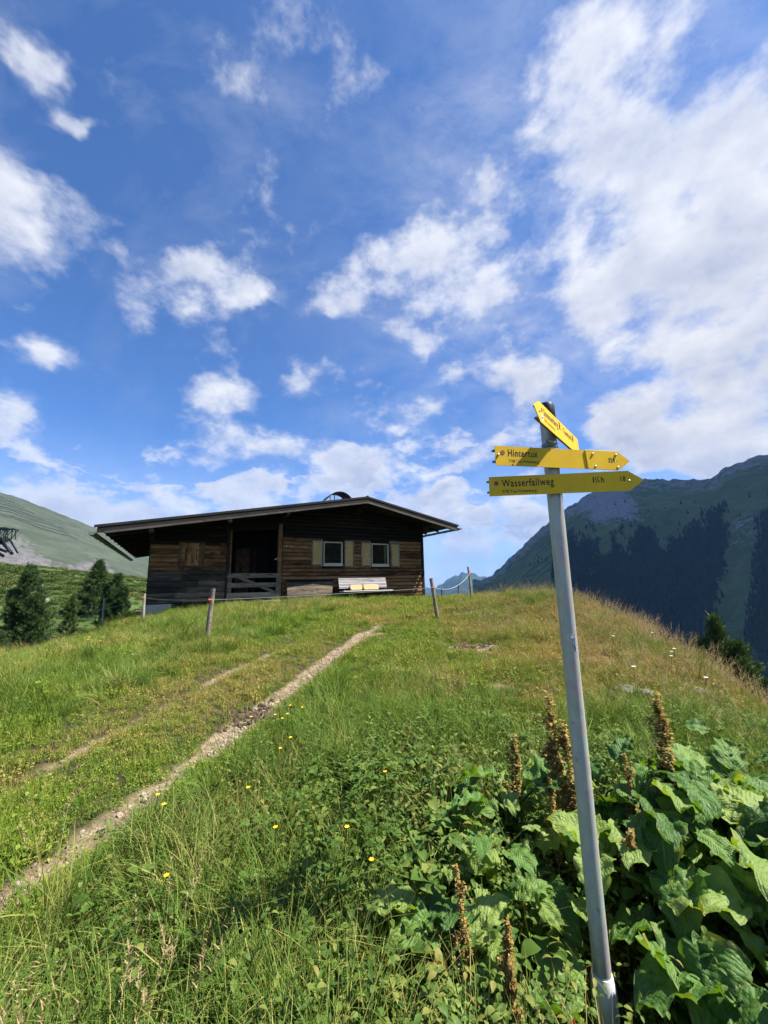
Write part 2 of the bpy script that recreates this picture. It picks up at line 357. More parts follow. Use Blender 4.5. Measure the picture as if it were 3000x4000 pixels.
b = pbsdf(gg, c, .5, bh, .6, .012, **{'Specular IOR Level': .32})
t = gg.n('ShaderNodeBsdfTranslucent', {'Color': gg.mix(1.0, c, (1.7, 1.6, .3), 'MULTIPLY')}).outputs[0]
mx = gg.n('ShaderNodeMixShader', {0: .33}); gg.nt.links.new(b, mx.inputs[1]); gg.nt.links.new(t, mx.inputs[2])
finish(gg, mx.outputs[0]); M['dock'] = m_
# ground
m_, gg = material('meadow_soil')
geo = gg.n('ShaderNodeNewGeometry').outputs['Position']
rut = gg.n('ShaderNodeAttribute', attribute_name='rut').outputs['Fac']; far = gg.n('ShaderNodeAttribute', attribute_name='far').outputs['Fac']
n1 = gg.noise(geo, 1.1, 5, .6); n2 = gg.noise(geo, 14, 6, .65); n3 = gg.noise(geo, 60, 4, .7)
c = gg.mix(gg.rng(n1, .35, .65), (.028, .038, .012), (.06, .055, .022)); c = gg.mix(gg.rng(n2, .45, .65), c, (.028, .021, .012))
gr = gg.mix(gg.rng(n3, .4, .65), (.17, .12, .07), (.33, .26, .175)); gr = gg.mix(gg.rng(n2, .44, .64), gr, (.10, .07, .04))
c = gg.mix(gg.rng(gg.m('ADD', rut, gg.m('MULTIPLY', gg.m('SUBTRACT', n2, .5), .9)), .22, .48), c, gr)
f1 = gg.noise(geo, .05, 5, .6); f2 = gg.noise(geo, .5, 5, .65)
fc = gg.mix(gg.rng(gg.m('ADD', gg.m('MULTIPLY', f1, .6), gg.m('MULTIPLY', f2, .4)), .38, .62), (.03, .055, .014), (.085, .12, .03))
c = gg.mix(far, c, fc)
finish(gg, pbsdf(gg, c, .9, n3, .6, .02, **{'Specular IOR Level': .15})); M['ground'] = m_
# mountains
def mountain_mat(name, forest_lo, forest_hi, rock_bias, grassc, rockc, fscale=.006, forestc=(.010, .018, .013)):
    m_, gg = material(name)
    geo = gg.n('ShaderNodeNewGeometry'); P = geo.outputs['Position']; Z = gg.n('ShaderNodeSeparateXYZ', {0: P}).outputs[2]
    sl = gg.n('ShaderNodeSeparateXYZ', {0: geo.outputs['Normal']}).outputs[2]
    n1 = gg.noise(P, fscale, 7, .62); n2 = gg.noise(P, fscale*5, 6, .65); n3 = gg.noise(P, fscale*22, 5, .7)
    rk = gg.n('ShaderNodeAttribute', attribute_name='rock').outputs['Fac']; fo = gg.n('ShaderNodeAttribute', attribute_name='forest').outputs['Fac']
    gr = gg.mix(gg.rng(gg.m('ADD', gg.m('MULTIPLY', n1, .5), gg.m('MULTIPLY', n2, .5)), .38, .64), grassc, tuple(x*1.9 for x in grassc))
    ro = gg.mix(gg.rng(n3, .35, .65), tuple(x*.55 for x in rockc), rockc)
    rm = gg.rng(gg.m('ADD', gg.m('ADD', rk, gg.m('MULTIPLY', gg.m('SUBTRACT', n2, .5), 1.2)), gg.m('MULTIPLY', gg.m('SUBTRACT', n3, .5), 1.0)), .5, .8)
    c = gg.mix(rm, gr, ro)
    fm = gg.rng(gg.m('ADD', gg.m('ADD', fo, gg.m('MULTIPLY', gg.m('SUBTRACT', n2, .5), 1.5)), gg.m('MULTIPLY', gg.m('SUBTRACT', n3, .5), 1.6)), .38, .66)
    fc = gg.mix(gg.rng(n3, .4, .62), tuple(x*.6 for x in forestc), tuple(x*1.6 for x in forestc))
    c = gg.mix(fm, c, fc)
    # scattered pale boulders
    vo = gg.n('ShaderNodeTexVoronoi', {'Scale': fscale*14, 'Vector': P}).outputs['Distance']
    c = gg.mix(gg.m('MULTIPLY', gg.rng(vo, .06, .14, 1, 0), gg.rng(n1, .48, .58)), c, rockc)
    finish(gg, pbsdf(gg, c, .95, gg.m('ADD', n2, gg.m('MULTIPLY', n3, .4)), .7, 18, **{'Specular IOR Level': .1})); return m_
M['mtn_right'] = mountain_mat('dark_mountainside', 0, 1, 0, (.075, .105, .042), (.32, .32, .33), forestc=(.02, .031, .017))
M['mtn_left'] = mountain_mat('green_mountainside', 0, 1, 0, (.045, .056, .038), (.16, .155, .155))
M['mtn_far'] = mountain_mat('far_mountainside', 0, 1, 0, (.022, .036, .02), (.07, .07, .07), .0015)

# ------------------------------------------------------------------ terrain
def _h2(ix,iy,seed):
    n=(ix.astype(np.int64)*374761393+iy.astype(np.int64)*668265263+seed*1442695041)&0x7fffffff
    n=((n^(n>>13))*1274126177)&0x7fffffff
    return ((n^(n>>16))&0xffff)/65535.0
def vnoise(x,y,seed=0):
    x=np.asarray(x,float);y=np.asarray(y,float)
    ix=np.floor(x);iy=np.floor(y);fx=x-ix;fy=y-iy
    fx=fx*fx*(3-2*fx);fy=fy*fy*(3-2*fy)
    a=_h2(ix,iy,seed);b=_h2(ix+1,iy,seed);c=_h2(ix,iy+1,seed);d=_h2(ix+1,iy+1,seed)
    return (a+(b-a)*fx)*(1-fy)+(c+(d-c)*fx)*fy
def fbm(x,y,oct=4,seed=0):
    s=0;a=.5;t=0
    for i in range(oct):
        s=s+a*vnoise(x*2**i+17.3*i,y*2**i-9.1*i,seed+i);t+=a;a*=.5
    return s/t
def sstep(a,b,x):
    t=np.clip((x-a)/(b-a),0,1);return t*t*(3-2*t)
def softplus(x,k):
    return np.where(x/k>30,x,k*np.log1p(np.exp(np.clip(x/k,-40,30))))
GD=np.array([0.8788,0.4772]);DD=np.array([-0.4772,0.8788]);HO=np.array([-7.612,12.5])
def track_dist(x,y):
    # lateral offset to the centre line of the farm track, whose two wheel ruts run +-0.54
    cx=np.interp(y,[-5,0,2,3.4,5.35,6.6,8.64,12,40],[-3.2,-2.55,-2.35,-2.0,-1.56,-1.24,-.68,.1,1.5])
    return x-cx
def ground_h(x,y):
    x=np.asarray(x,float);y=np.asarray(y,float)
    r=np.hypot(x,y);az=np.degrees(np.arctan2(x,y))
    base=.86-softplus(.86-.078*y,.08)
    base=np.maximum(base,-1.2)
    z=base
    z=z+.30*np.exp(-((x-4.0)/1.7)**2-((y-10.8)/2.6)**2)
    # track cut: slight flattening plus ruts
    t=track_dist(x,y);near=sstep(11,7,y)
    z=z-.05*near*(np.exp(-((t-.54)/.2)**2)+.8*np.exp(-((t+.54)/.2)**2))
    # bank on the uphill (right) side of the track
    z=z+.05*sstep(.7,1.7,t)*sstep(7,2.5,y)
    # right edge of the knoll
    xr=np.interp(y,[-4,0,4,6,9,12,16,22,40],[2.6,2.8,3.55,4.45,5.3,5.4,4.6,3.2,-2])
    z=z-softplus(x-xr,.35)*.95
    # left flank
    s=np.maximum(-(x+4.6),0);s=s*s/(s+.8)
    z=z-1.7*(1-np.exp(-.19*s))
    # beyond the hut the knoll drops away
    yb=np.interp(x,[-30,-12,2,8],[34,30,22,16])
    z=z-softplus(y-yb,1.5)*.45
    # pad under the hut
    lx=(x-HO[0])*GD[0]+(y-HO[1])*GD[1];ly=(x-HO[0])*DD[0]+(y-HO[1])*DD[1]
    d=np.hypot(np.maximum(np.maximum(-lx,lx-10.6),0),np.maximum(np.maximum(-ly,ly-10),0))
    pad=np.interp(lx,[0,2,6,10.6],[.62,.82,.86,.80]);w=np.exp(-(d/1.1)**2)
    z=z*(1-w)+pad*w
    z=z-.13*np.exp(-((x-.7)/.5)**2-((y-1.5)/.5)**2)
    zn=z
    # wider surroundings, polar
    val=-4.6-.045*(r-30)
    wl=sstep(-9,-22,az)*sstep(-165,-120,az)
    top=np.interp(az,[-90,-45,-40,-34,-31,-26,-15],[.055,.044,.037,.026,.014,-.005,-.04])*150+1.55
    hill=-5.2+(top+5.2)*sstep(30,150,r)-softplus(r-158,8)*.5
    hill=hill+wl*1.8*(fbm(x/16,y/16,3,5)-.5)*sstep(30,60,r)
    right=-6-.62*(r-16)
    far=wl*hill+(1-wl)*np.maximum(np.where(az>-10,right,val),-380)
    b=sstep(16,34,r)
    z=zn*(1-b)+far*b
    z=z+(.10*(fbm(x*.9,y*.9,3,3)-.5)+.05*(fbm(x*3,y*3,2,8)-.5))*sstep(60,20,r)*(1-.8*w)*(1-.6*near*np.exp(-(t/1.1)**2))
    return np.maximum(z,-380)
def gh(x, y): return float(ground_h(np.array([float(x)]), np.array([float(y)]))[0])
def rut_mask(x, y):
    t = track_dist(x, y)
    m1 = np.exp(-((t-.54)/.13)**2)*sstep(10.5, 6, y)
    m2 = np.exp(-((t+.54)/.12)**2)*sstep(8.5, 6, y)*sstep(2.0, 3.2, y)*.85
    wx = fbm(x*1.3, y*1.3, 3, 21)
    return np.clip((m1*(.62+.8*sstep(.3, .7, wx))+m2*(.30+.42*sstep(.35, .7, wx))), 0, 1)
def bare_mask(x, y):   # trampled patches of bare earth on the bank
    s = 0
    for bx, by, br in ((1.35, 6.4, .55), (2.0, 9.3, .6), (.5, 6.9, .35), (2.55, 4.25, .36), (.15, 5.2, .22), (1.1, 4.6, .25), (-.3, 7.6, .3), (3.0, 5.6, .3)):
        s = s+np.exp(-(((x-bx)/br)**2+((y-by)/(br*.6))**2))
    return np.clip(s*(.5+fbm(x*4, y*4, 3, 31)), 0, 1)
rads = np.concatenate([np.linspace(.05, 1.0, 12), np.geomspace(1.05, 40, 300), np.geomspace(40.6, 1200, 120)])
azs = np.radians(np.concatenate([np.linspace(-180, -64, 50)[:-1], np.linspace(-64, 64, 360), np.linspace(64, 180, 50)[1:]]))
RR, AA = np.meshgrid(rads, azs, indexing='ij')
GX, GY = RR*np.sin(AA), RR*np.cos(AA); GZ = ground_h(GX, GY)
me = np_mesh('ground', np.stack([GX, GY, GZ], -1).reshape(-1, 3), grid_faces(*GX.shape)[:, ::-1], M['ground'])
fattr(me, 'rut', np.clip(rut_mask(GX, GY)+bare_mask(GX, GY)*.9, 0, 1).ravel()); fattr(me, 'far', sstep(18, 34, RR).ravel())
o = bpy.data.objects.new('ground', me); COL.objects.link(o); tag(o, 'grassy knoll with a farm track climbing to the hut', kind='structure')

def mountain(name, label, a0, a1, az_s, el_s, R0, R1, z0, mat, seed, forest, rock, na=260, nr=130, amp=26, back=.5, pw=1.0, rough=.012):
    """mountain flank: foot at distance R0 and height z0, crest at R1 whose height follows the given skyline angles"""
    az = np.linspace(a0, a1, na); t = np.concatenate([np.linspace(0, 1, nr), 1+np.linspace(.02, .5, 12)])
    A, T = np.meshgrid(np.radians(az), t, indexing='ij')
    crest = np.interp(az, az_s, el_s)*R1+1.55
    jit = (fbm(az*1.7, az*0+seed, 4, seed)-.5)*R1*rough
    Rr = R0+(R1-R0)*T*(1+.06*np.sin(A*9+seed))
    Tc = np.minimum(T, 1)
    Z = z0+(crest[:, None]-z0)*Tc**pw
    Z = Z+jit[:, None]*Tc**8
    X, Y = Rr*np.sin(A), Rr*np.cos(A)
    k = R1*.05
    rid = (1-np.abs(2*fbm(X/k/3, Y/k/3, 5, seed)-1))
    env = np.sin(np.pi*np.clip(Tc, 0, 1))**.8
    Z = Z+(rid-.75)*amp*2.2*env+(fbm(X/k*1.6, Y/k*1.6, 4, seed+3)-.5)*amp*.8*env
    Z = Z-np.maximum(T-1, 0)*(R1-R0)*back
    me = np_mesh(name, np.stack([X, Y, Z], -1).reshape(-1, 3), grid_faces(*X.shape), mat)
    fattr(me, 'forest', forest(np.degrees(A), Tc, X, Y).ravel()); fattr(me, 'rock', rock(np.degrees(A), Tc, X, Y).ravel())
    o = bpy.data.objects.new(name, me); COL.objects.link(o); tag(o, label, kind='structure')
    return lambda a, tt: (np.interp(a, az, np.arange(na)), X, Y, Z, t)
# dark mountain across the valley
def el(y, x): return (2276-.019*(x-1500)-y)/1510
rx = [1880, 1915, 2000, 2100, 2200, 2300, 2400, 2480, 2560, 2700, 2830, 2900, 3000, 3200, 3600]
ry = [2268, 2252, 2182, 2092, 2002, 1936, 1872, 1842, 1850, 1862, 1866, 1830, 1795, 1760, 1720]
azr = [math.degrees(math.atan((x-1500)/1537)) for x in rx]; elr = [el(y, x)*math.cos(math.atan((x-1500)/1537)) for x, y in zip(rx, ry)]
def forest_R(a, t, x, y):
    global forestR
    forestR = np.clip(sstep(.74, .46, t-.16*np.exp(-((a-50)/8)**2)+.5*(fbm(a*.5, t*8, 4, 4)-.5))-.9*np.exp(-((a-41-9*(t-.4))/2.2)**2), 0, 1)*sstep(20, 27, a)
    return forestR
mR = mountain('mountain', 'dark wooded mountain across the valley on the right', 12.5, 150, azr+[90, 120, 150], elr+[.34, .30, .22], 420, 1700, -330, M['mtn_right'], 3,
    forest_R,
    lambda a, t, x, y: np.clip(.12+1.0*np.exp(-((a-30.5-9*(.85-t))/3.2)**2-((t-.80)/.13)**2)+.55*sstep(.82, .98, t)+.45*np.exp(-((a-44)/6)**2-((t-.62)/.1)**2), 0, 1), amp=34, na=560)
lx_ = [-900, -300, 0, 150, 300, 385, 520, 700, 1000, 1400]
ly_ = [1760, 1860, 1953, 2008, 2062, 2092, 2150, 2210, 2255, 2300]
azl = [math.degrees(math.atan((x-1500)/1537)) for x in lx_]; ell = [el(y, x)*math.cos(math.atan((x-1500)/1537)) for x, y in zip(lx_, ly_)]
mL = mountain('mountain', 'green mountain with terrace rows behind the hut on the left', -80, -5, azl, ell, 260, 1150, -60, M['mtn_left'], 11,
    lambda a, t, x, y: t*0, lambda a, t, x, y: np.clip(sstep(.60, .42, t+.05*np.sin(a*.9))*.95+.28*(fbm(a*.8, t*9, 3, 19) > .52)*sstep(.95, .6, t), 0, 1), amp=7, pw=1.15, rough=.003)
fx = [1450, 1600, 1690, 1740, 1775, 1800, 1815, 1840, 1870, 1915, 1990, 2100, 2500]
fy = [2330, 2312, 2303, 2272, 2252, 2240, 2237, 2240, 2252, 2254, 2236, 2260, 2300]
azf = [math.degrees(math.atan((x-1500)/1537)) for x in fx]; elf = [el(y, x) for x, y in zip(fx, fy)]
mountain('mountain', 'blue hazy peak far down the valley beside the hut', -4, 34, azf, elf, 3500, 7000, -650, M['mtn_far'], 5,
    lambda a, t, x, y: np.clip(.95-t*.9, 0, 1), lambda a, t, x, y: sstep(.8, 1, t)*.3, na=160, nr=60, amp=110)
f2x = [1000, 1400, 1600, 1660, 1700, 1900, 2300]; f2y = [2290, 2300, 2296, 2297, 2300, 2330, 2340]
mountain('mountain', 'faint pale blue ridge farthest away beside the hut corner', -18, 22, [math.degrees(math.atan((x-1500)/1537)) for x in f2x], [el(y, x) for x, y in zip(f2x, f2y)],
    9000, 12500, -700, M['mtn_far'], 9, lambda a, t, x, y: t*0+.6, lambda a, t, x, y: t*0, na=100, nr=40, amp=80)
# valley floor below everything
mb = MB(); nn = 48
vs = [(0, 0, -640)]+[(15000*math.sin(2*math.pi*i/nn), 15000*math.cos(2*math.pi*i/nn), -700) for i in range(nn)]
o = mb.add(vs, [(0, 1+(i+1) % nn, 1+i) for i in range(nn)]).build('valley', M['mtn_far']); tag(o, 'wooded valley floor far below the knoll', kind='structure')

# ------------------------------------------------------------------ the hut
hut = empty('wooden_hut', (-7.612, 12.5, 0), R(28.5))
tag(hut, 'dark weathered wooden hut with a low gabled roof on top of the knoll', 'hut')
RL, RK, RRr = (-1.24, 3.28), (7.23, 4.85), (11.60, 3.97)      # roof top line: left eave, ridge, right eave (u, z)
Y0, Y1 = -1.30, 10.9
def rtop(u): return np.interp(u, [RL[0], RK[0], RRr[0]], [RL[1], RK[1], RRr[1]])
def runder(u): return rtop(u)-.17
rp = random.Random(3)
def plank(u0, u1, z0, z1, parent, mat, y=0.0, bulge=.040, name='plank', ends=None):
    """one horizontal siding board with a rounded face, a little uneven along its length; ends: (left z-top, right z-top) when cut by the roof"""
    mb = MB(); n = 4; prof = [(0, -.3), (.08, .45), (.28, .95), (.60, 1), (.88, .6), (1, -.3)]
    vs = []
    yo = rp.uniform(-.006, .004)
    for i in range(n+1):
        u = u0+(u1-u0)*i/n; j = rp.uniform(-.004, .004)
        zt = z1 if ends is None else min(z1, ends[0]+(ends[1]-ends[0])*i/n)
        vs.append((u, y+.03, z0))
        for p, b in prof: vs.append((u, y+yo+j*.6-bulge*b, z0+(zt-z0-.016)*p+.008+j))
        vs.append((u, y+.03, zt))
    k = len(prof)+2; fs = []
    for i in range(n):
        for q in range(k-1): fs.append((i*k+q, (i+1)*k+q, (i+1)*k+q+1, i*k+q+1))
    fs.append(tuple(range(k))); fs.append(tuple(n*k+q for q in range(k))[::-1])
    return mb.add(vs, fs).build(name, mat, parent)
wall = MB()
# right front wall backing with two window openings
W1, W2 = (5.90, 6.71, 2.22, 3.19), (8.02, 8.84, 2.20, 3.18)
def wbox(u0, u1, z0, z1):
    wall.box(u0, u1, .032, .14, z0, z1)
wbox(4.25, 10.6, .62, 2.19); wbox(4.25, W1[0], 2.19, 3.2); wbox(W1[1], W2[0], 2.19, 3.2); wbox(W2[1], 10.6, 2.19, 3.2)
for i in range(16):
    a, b = 4.25+i*6.35/16, 4.25+(i+1)*6.35/16
    wall.hexa([(a, .032, 3.2), (b, .032, 3.2), (b, .14, 3.2), (a, .14, 3.2), (a, .032, runder(a)), (b, .032, runder(b)), (b, .14, runder(b)), (a, .14, runder(a))])
for i in range(6):
    a, b = .02+i*2.36/6, .02+(i+1)*2.36/6
    wall.hexa([(a, .032, .78), (b, .032, .78), (b, .14, .78), (a, .14, .78), (a, .032, runder(a)), (b, .032, runder(b)), (b, .14, runder(b)), (a, .14, runder(a))])
wf = wall.build('front_wall', M['wood_black'], hut)
# side and back walls, porch recess
sw = MB(); sw.hexa([(0, .14, .4), (.12, .14, .4), (.12, 10, .4), (0, 10, .4), (0, .14, runder(0)), (.12, .14, runder(.12)), (.12, 10, runder(.12)), (0, 10, runder(0))]).build('side_wall', M['siding_old'], hut)
sw = MB(); sw.hexa([(10.48, .14, .4), (10.6, .14, .4), (10.6, 10, .4), (10.48, 10, .4), (10.48, .14, runder(10.48)), (10.6, .14, runder(10.6)), (10.6, 10, runder(10.6)), (10.48, 10, runder(10.48))]).build('side_wall', M['siding'], hut)
bw = MB()
for i in range(20):
    a, b = .12+i*10.36/20, .12+(i+1)*10.36/20
    bw.hexa([(a, 9.88, .4), (b, 9.88, .4), (b, 10, .4), (a, 10, .4), (a, 9.88, runder(a)), (b, 9.88, runder(b)), (b, 10, runder(b)), (a, 10, runder(a))])
bw.build('back_wall', M['siding_old'], hut)
pw = MB()
for u in (2.36, 4.27):
    pw.box(u-.05, u+.05, .145, 1.8, .9, 3.62 if u < 3 else 3.95)
pw.box(2.3, 4.3, 1.8, 1.9, .9, 3.7)
pw.build('porch_wall', M['wood_black'], hut)
MB().box(2.41, 4.22, -.02, 1.8, .88, 1.0).build('porch_floor', M['wood_grey'], hut)
door = MB().box(2.86, 3.66, 1.755, 1.795, 1.03, 3.0).build('door', M['wood_black'], hut)
for i in range(6):
    MB().box(2.87+i*.131, 2.87+i*.131+.127, 1.73, 1.754, 1.05, 2.98).build('plank', M['wood_red'], door)
MB().box(3.56, 3.60, 1.68, 1.729, 1.95, 2.10).build('handle', M['steel'], door)
# siding boards right of the porch
z = .80; row = 0
while z < 4.55:
    h = rp.uniform(.142, .158); z1 = z+h
    spans = [(4.30, 10.5)]
    for (a, b, c, d) in (W1, W2):
        if z1 > c-.02 and z < d+.02:
            spans = [s for sp in spans for s in ((sp[0], min(sp[1], a-.05)), (max(sp[0], b+.05), sp[1])) if s[1]-s[0] > .08]
    out = []
    for a, b in spans:
        # keep under the roof
        us = np.linspace(a, b, 200); ok = us[runder(us) > z+.05]
        if len(ok) < 4: continue
        a, b = float(ok[0]), float(ok[-1])
        cuts = [a, b]
        if b-a > 2.5:
            for _ in range(rp.choice([1, 1, 2])): cuts.append(rp.uniform(a+.5, b-.5))
        cuts.sort(); out += [(p+.002, q-.002) for p, q in zip(cuts, cuts[1:]) if q-p > .12]
    for a, b in out:
        ends = None
        if runder(a) < z1+.01 or runder(b) < z1+.01: ends = (max(z+.02, float(runder(a))-.01), max(z+.02, float(runder(b))-.01))
        plank(a, b, z, z1, hut, M['wood_black'] if z > 3.3 else M['siding'], ends=ends)  # upper rows near-black: dark stain plus roof shade put into the colour
    z = z1; row += 1
# boards left of the porch: tarred below, brown above
z = 1.0; row = 0
while z < 3.6:
    h = rp.uniform(.165, .205) if row < 5 else rp.uniform(.13, .155); z1 = z+h
    spans = [(.03, 2.33)]
    if z1 > 2.24 and z < 3.0: spans = [(.03, .84), (1.62, 2.33)]
    for a, b in spans:
        us = np.linspace(a, b, 120); ok = us[runder(us) > z+.05]
        if len(ok) < 4: continue
        a, b = float(ok[0]), float(ok[-1])
        cuts = [a, b]
        if b-a > 1.5: cuts.append(rp.choice([1.18, 1.2, rp.uniform(.6, 1.8)]))
        cuts.sort()
        for p, q in zip(cuts, cuts[1:]):
            if q-p < .1: continue
            ends = None
            if runder(p) < z1+.01 or runder(q) < z1+.01: ends = (max(z+.02, float(runder(p))-.01), max(z+.02, float(runder(q))-.01))
            plank(p+.002, q-.002, z, z1, hut, M['siding_old'] if row < 6 else (M['siding'] if z < 2.85 else M['wood_black']), bulge=.010 if row < 6 else .02, ends=ends)  # top rows near-black as well, dark stain with eave shade painted in
    z = z1; row += 1
MB().box(-.05, .75, -.06, .5, .35, .985).build('foundation_block', M['concrete'], hut, bevel=.02)
MB().box(2.3, 4.4, -.08, .3, .5, .985).build('doorstep', M['concrete'], hut, bevel=.015)
for a, b in ((.8, 2.28), (4.42, 10.55)):
    MB().box(a, b, .05, .3, .3, .93 if a < 1 else .79).build('foundation', M['stone'], hut)
# posts, corner trim
MB().box(2.34, 2.42, -.05, .14, .99, 3.45).build('porch_post', M['wood_red'], hut, bevel=.006)
MB().box(2.435, 2.50, -.035, .10, .99, 3.5).build('porch_post', M['wood_red'], hut, bevel=.006)
MB().box(4.13, 4.27, -.055, .14, .99, 3.85).build('porch_post', M['siding'], hut, bevel=.008)
MB().box(10.5, 10.64, -.05, .13, .6, 3.9).build('corner_board', M['wood_black'], hut, bevel=.006)
MB().box(2.14, 2.28, -.06, -.03, 2.62, 3.02).build('notice_board', M['wood_red'], hut)
# lintel beam above the porch
MB().hexa([(2.3, -.03, 3.42), (4.3, -.03, 3.62), (4.3, .14, 3.62), (2.3, .14, 3.42), (2.3, -.03, runder(2.3)), (4.3, -.03, runder(4.3)), (4.3, .14, runder(4.3)), (2.3, .14, runder(2.3))]).build('lintel', M['wood_black'], hut)
# porch gate
gate = empty('gate', (0, 0, 0), 0, hut)
for z0, z1 in ((1.795, 1.955), (1.46, 1.62), (1.11, 1.28)):
    MB().box(2.40, 4.19, -.085, -.06, z0, z1).build('plank', M['wood_grey'], gate, bevel=.004)
for u0 in (2.41, 4.07):
    MB().box(u0, u0+.13, -.059, -.03, 1.1, 1.93).build('upright', M['wood_grey'], gate, bevel=.004)
MB().hexa([(2.62, -.058, 1.83), (2.82, -.058, 1.86), (2.82, -.036, 1.86), (2.62, -.036, 1.83), (3.98, -.058, 1.24), (4.08, -.058, 1.30), (4.08, -.036, 1.30), (3.98, -.036, 1.24)]).build('brace', M['wood_grey'], gate)
MB().box(4.14, 4.30, -.10, -.086, 1.66, 1.70).build('latch', M['zinc'], gate)
MB().box(2.36, 2.62, -.10, -.086, 1.84, 1.88).build('hinge', M['zinc'], gate)
# closed double shutter on the left
cs = empty('shuttered_window', (0, 0, 0), 0, hut)
for a, b, c, d in ((.84, .92, 2.20, 3.0), (1.54, 1.62, 2.20, 3.0), (.82, 1.64, 3.0, 3.06), (.84, 1.62, 2.14, 2.2)):
    MB().box(a, b, -.055, .03, c, d).build('frame', M['wood_red'], cs, bevel=.005)
MB().box(.92, 1.54, -.005, .02, 2.2, 3.0).build('backing', M['wood_black'], cs)
def notched(u0, u1, side):
    prof = [(0, 0), (.24, 0), (.32, .022), (.40, .014), (.44, .004), (.47, .020), (.50, .020), (.53, .004), (.56, 0), (.62, 0), (.66, .022), (.72, .022), (.76, 0), (1, 0)]
    H0, H1 = 2.215, 2.985
    e = [(n_, H0+(H1-H0)*p) for p, n_ in prof]
    if side > 0: poly = [(u0, H0), (u1, H0)]+[(u1-n_, z_) for n_, z_ in e[1:-1]]+[(u1, H1), (u0, H1)]
    elif side < 0: poly = [(u0, H0), (u1, H0), (u1, H1), (u0, H1)]+[(u0+n_, z_) for n_, z_ in e[1:-1]][::-1]
    else: poly = [(u0, H0), (u1, H0), (u1, H1), (u0, H1)]
    return MB().prism(poly, (0, -.035, 0), (1, 0, 0), (0, 0, 1), (0, 1, 0), .025)
for a, b, s_ in ((.925, 1.02, 0), (1.022, 1.075, 1), (1.077, 1.145, -1), (1.147, 1.225, 0), (1.235, 1.315, 0), (1.317, 1.385, 1), (1.387, 1.44, -1), (1.442, 1.535, 0)):
    notched(a, b, s_).build('plank', M['shutter_wood'], cs)
for u in (.96, 1.47):
    for z_ in (2.33, 2.88): MB().box(u-.05, u+.03, -.044, -.036, z_, z_+.03).build('hinge', M['steel'], cs)
# the two glazed windows and their open shutters
def window(u0, u1, z0, z1, lace):
    w = empty('window', (0, 0, 0), 0, hut); t = .045
    for a, b, c, d in ((u0, u0+t, z0+.075, z1), (u1-t, u1, z0+.075, z1), (u0+t, u1-t, z1-t, z1), (u0+t, u1-t, z0+.075, z0+.12)):
        MB().box(a, b, -.015, .06, c, d).build('frame', M['cream'], w, bevel=.004)
    MB().box(u0-.01, u1+.01, -.05, .06, z0, z0+.073).build('sill', M['cream'], w, bevel=.006)
    MB().box(u0+t, u1-t, .022, .028, z0+.12, z1-t).build('pane', M['glass'], w)
    for a, b, c, d in ((u0-.05, u0-.002, z0-.04, z1+.06), (u1+.002, u1+.05, z0-.04, z1+.06), (u0-.002, u1+.002, z1+.002, z1+.06), (u0-.002, u1+.002, z0-.06, z0-.002)):
        MB().box(a, b, -.03, .06, c, d).build('casing', M['wood_black'], w)
    if lace:
        mb = MB()
        for i in range(14):
            a = u1-.17+.11*i/14; mb.box(a, a+.006, .10+.015*math.sin(i*2), .105+.015*math.sin(i*2), z0+.14, z1-.06)
        mb.build('curtain', M['cream'], w)
    return w
window(*W1, False); window(*W2, True)
def shutter(u0, u1, z0, z1):
    s_ = empty('shutter', (0, 0, 0), 0, hut); t = .055
    for a, b, c, d in ((u0, u0+t, z0, z1), (u1-t, u1, z0, z1), (u0+t, u1-t, z1-t, z1), (u0+t, u1-t, z0, z0+t)):
        MB().box(a, b, -.075, -.035, c, d).build('rail', M['wood_grey'], s_, bevel=.004)
    MB().box(u0+t, u1-t, -.06, -.04, z0+t, z1-t).build('panel', M['ochre'], s_)
for a, b, c, d in ((5.40, 5.84, 2.22, 3.24), (6.80, 7.20, 2.21, 3.235), (7.53, 7.97, 2.20, 3.23), (8.95, 9.35, 2.19, 3.215)): shutter(a, b, c, d)
for a, b, c, d in ((5.42, 5.82, 2.24, 3.22), (6.82, 7.18, 2.24, 3.22), (7.55, 7.95, 2.24, 3.22), (8.97, 9.33, 2.24, 3.22)): pass
MB().tube([(4.42, -.06, 2.97), (4.42, -.10, 2.965)], .02, 8).build('hook', M['white'], hut)
MB().tube([(4.10, -.06, 2.5), (4.06, -.11, 2.47), (3.98, -.12, 2.46)], .012, 6).build('hook', M['white'], hut)
# roof: deck boards, metal sheet, fascia, purlins, rafters
roof = empty('roof', (0, 0, 0), 0, hut)
def slab(u0, z0, u1, z1, t0, t1, y0, y1, name, mat):
    """sloped slab between two points of the roof line; t0..t1 below the top line"""
    return MB().hexa([(u0, y0, z0-t1), (u1, y0, z1-t1), (u1, y1, z1-t1), (u0, y1, z0-t1), (u0, y0, z0-t0), (u1, y0, z1-t0), (u1, y1, z1-t0), (u0, y1, z0-t0)]).build(name, mat, roof)
for (a, b) in ((RL, RK), (RK, RRr)):
    slab(a[0], a[1], b[0], b[1], 0, .035, Y0, Y1, 'metal_sheet', M['sheet'])
    L_ = b[0]-a[0]; n = int(L_/.2)
    for i in range(n):
        p, q = a[0]+L_*i/n+.002, a[0]+L_*(i+1)/n-.002
        slab(p, float(rtop(p)), q, float(rtop(q)), .037, .072+rp.uniform(0, .006), Y0+.04, Y1, 'soffit_board', M['wood_black'])
for i in range(13):
    y = -1.0+i*.98
    for (a, b) in ((RL, RK), (RK, RRr)): slab(a[0]+.05, float(rtop(a[0]+.05)), b[0]-.05, float(rtop(b[0]-.05)), .08, .17, y, y+.08, 'rafter', M['wood_black'])
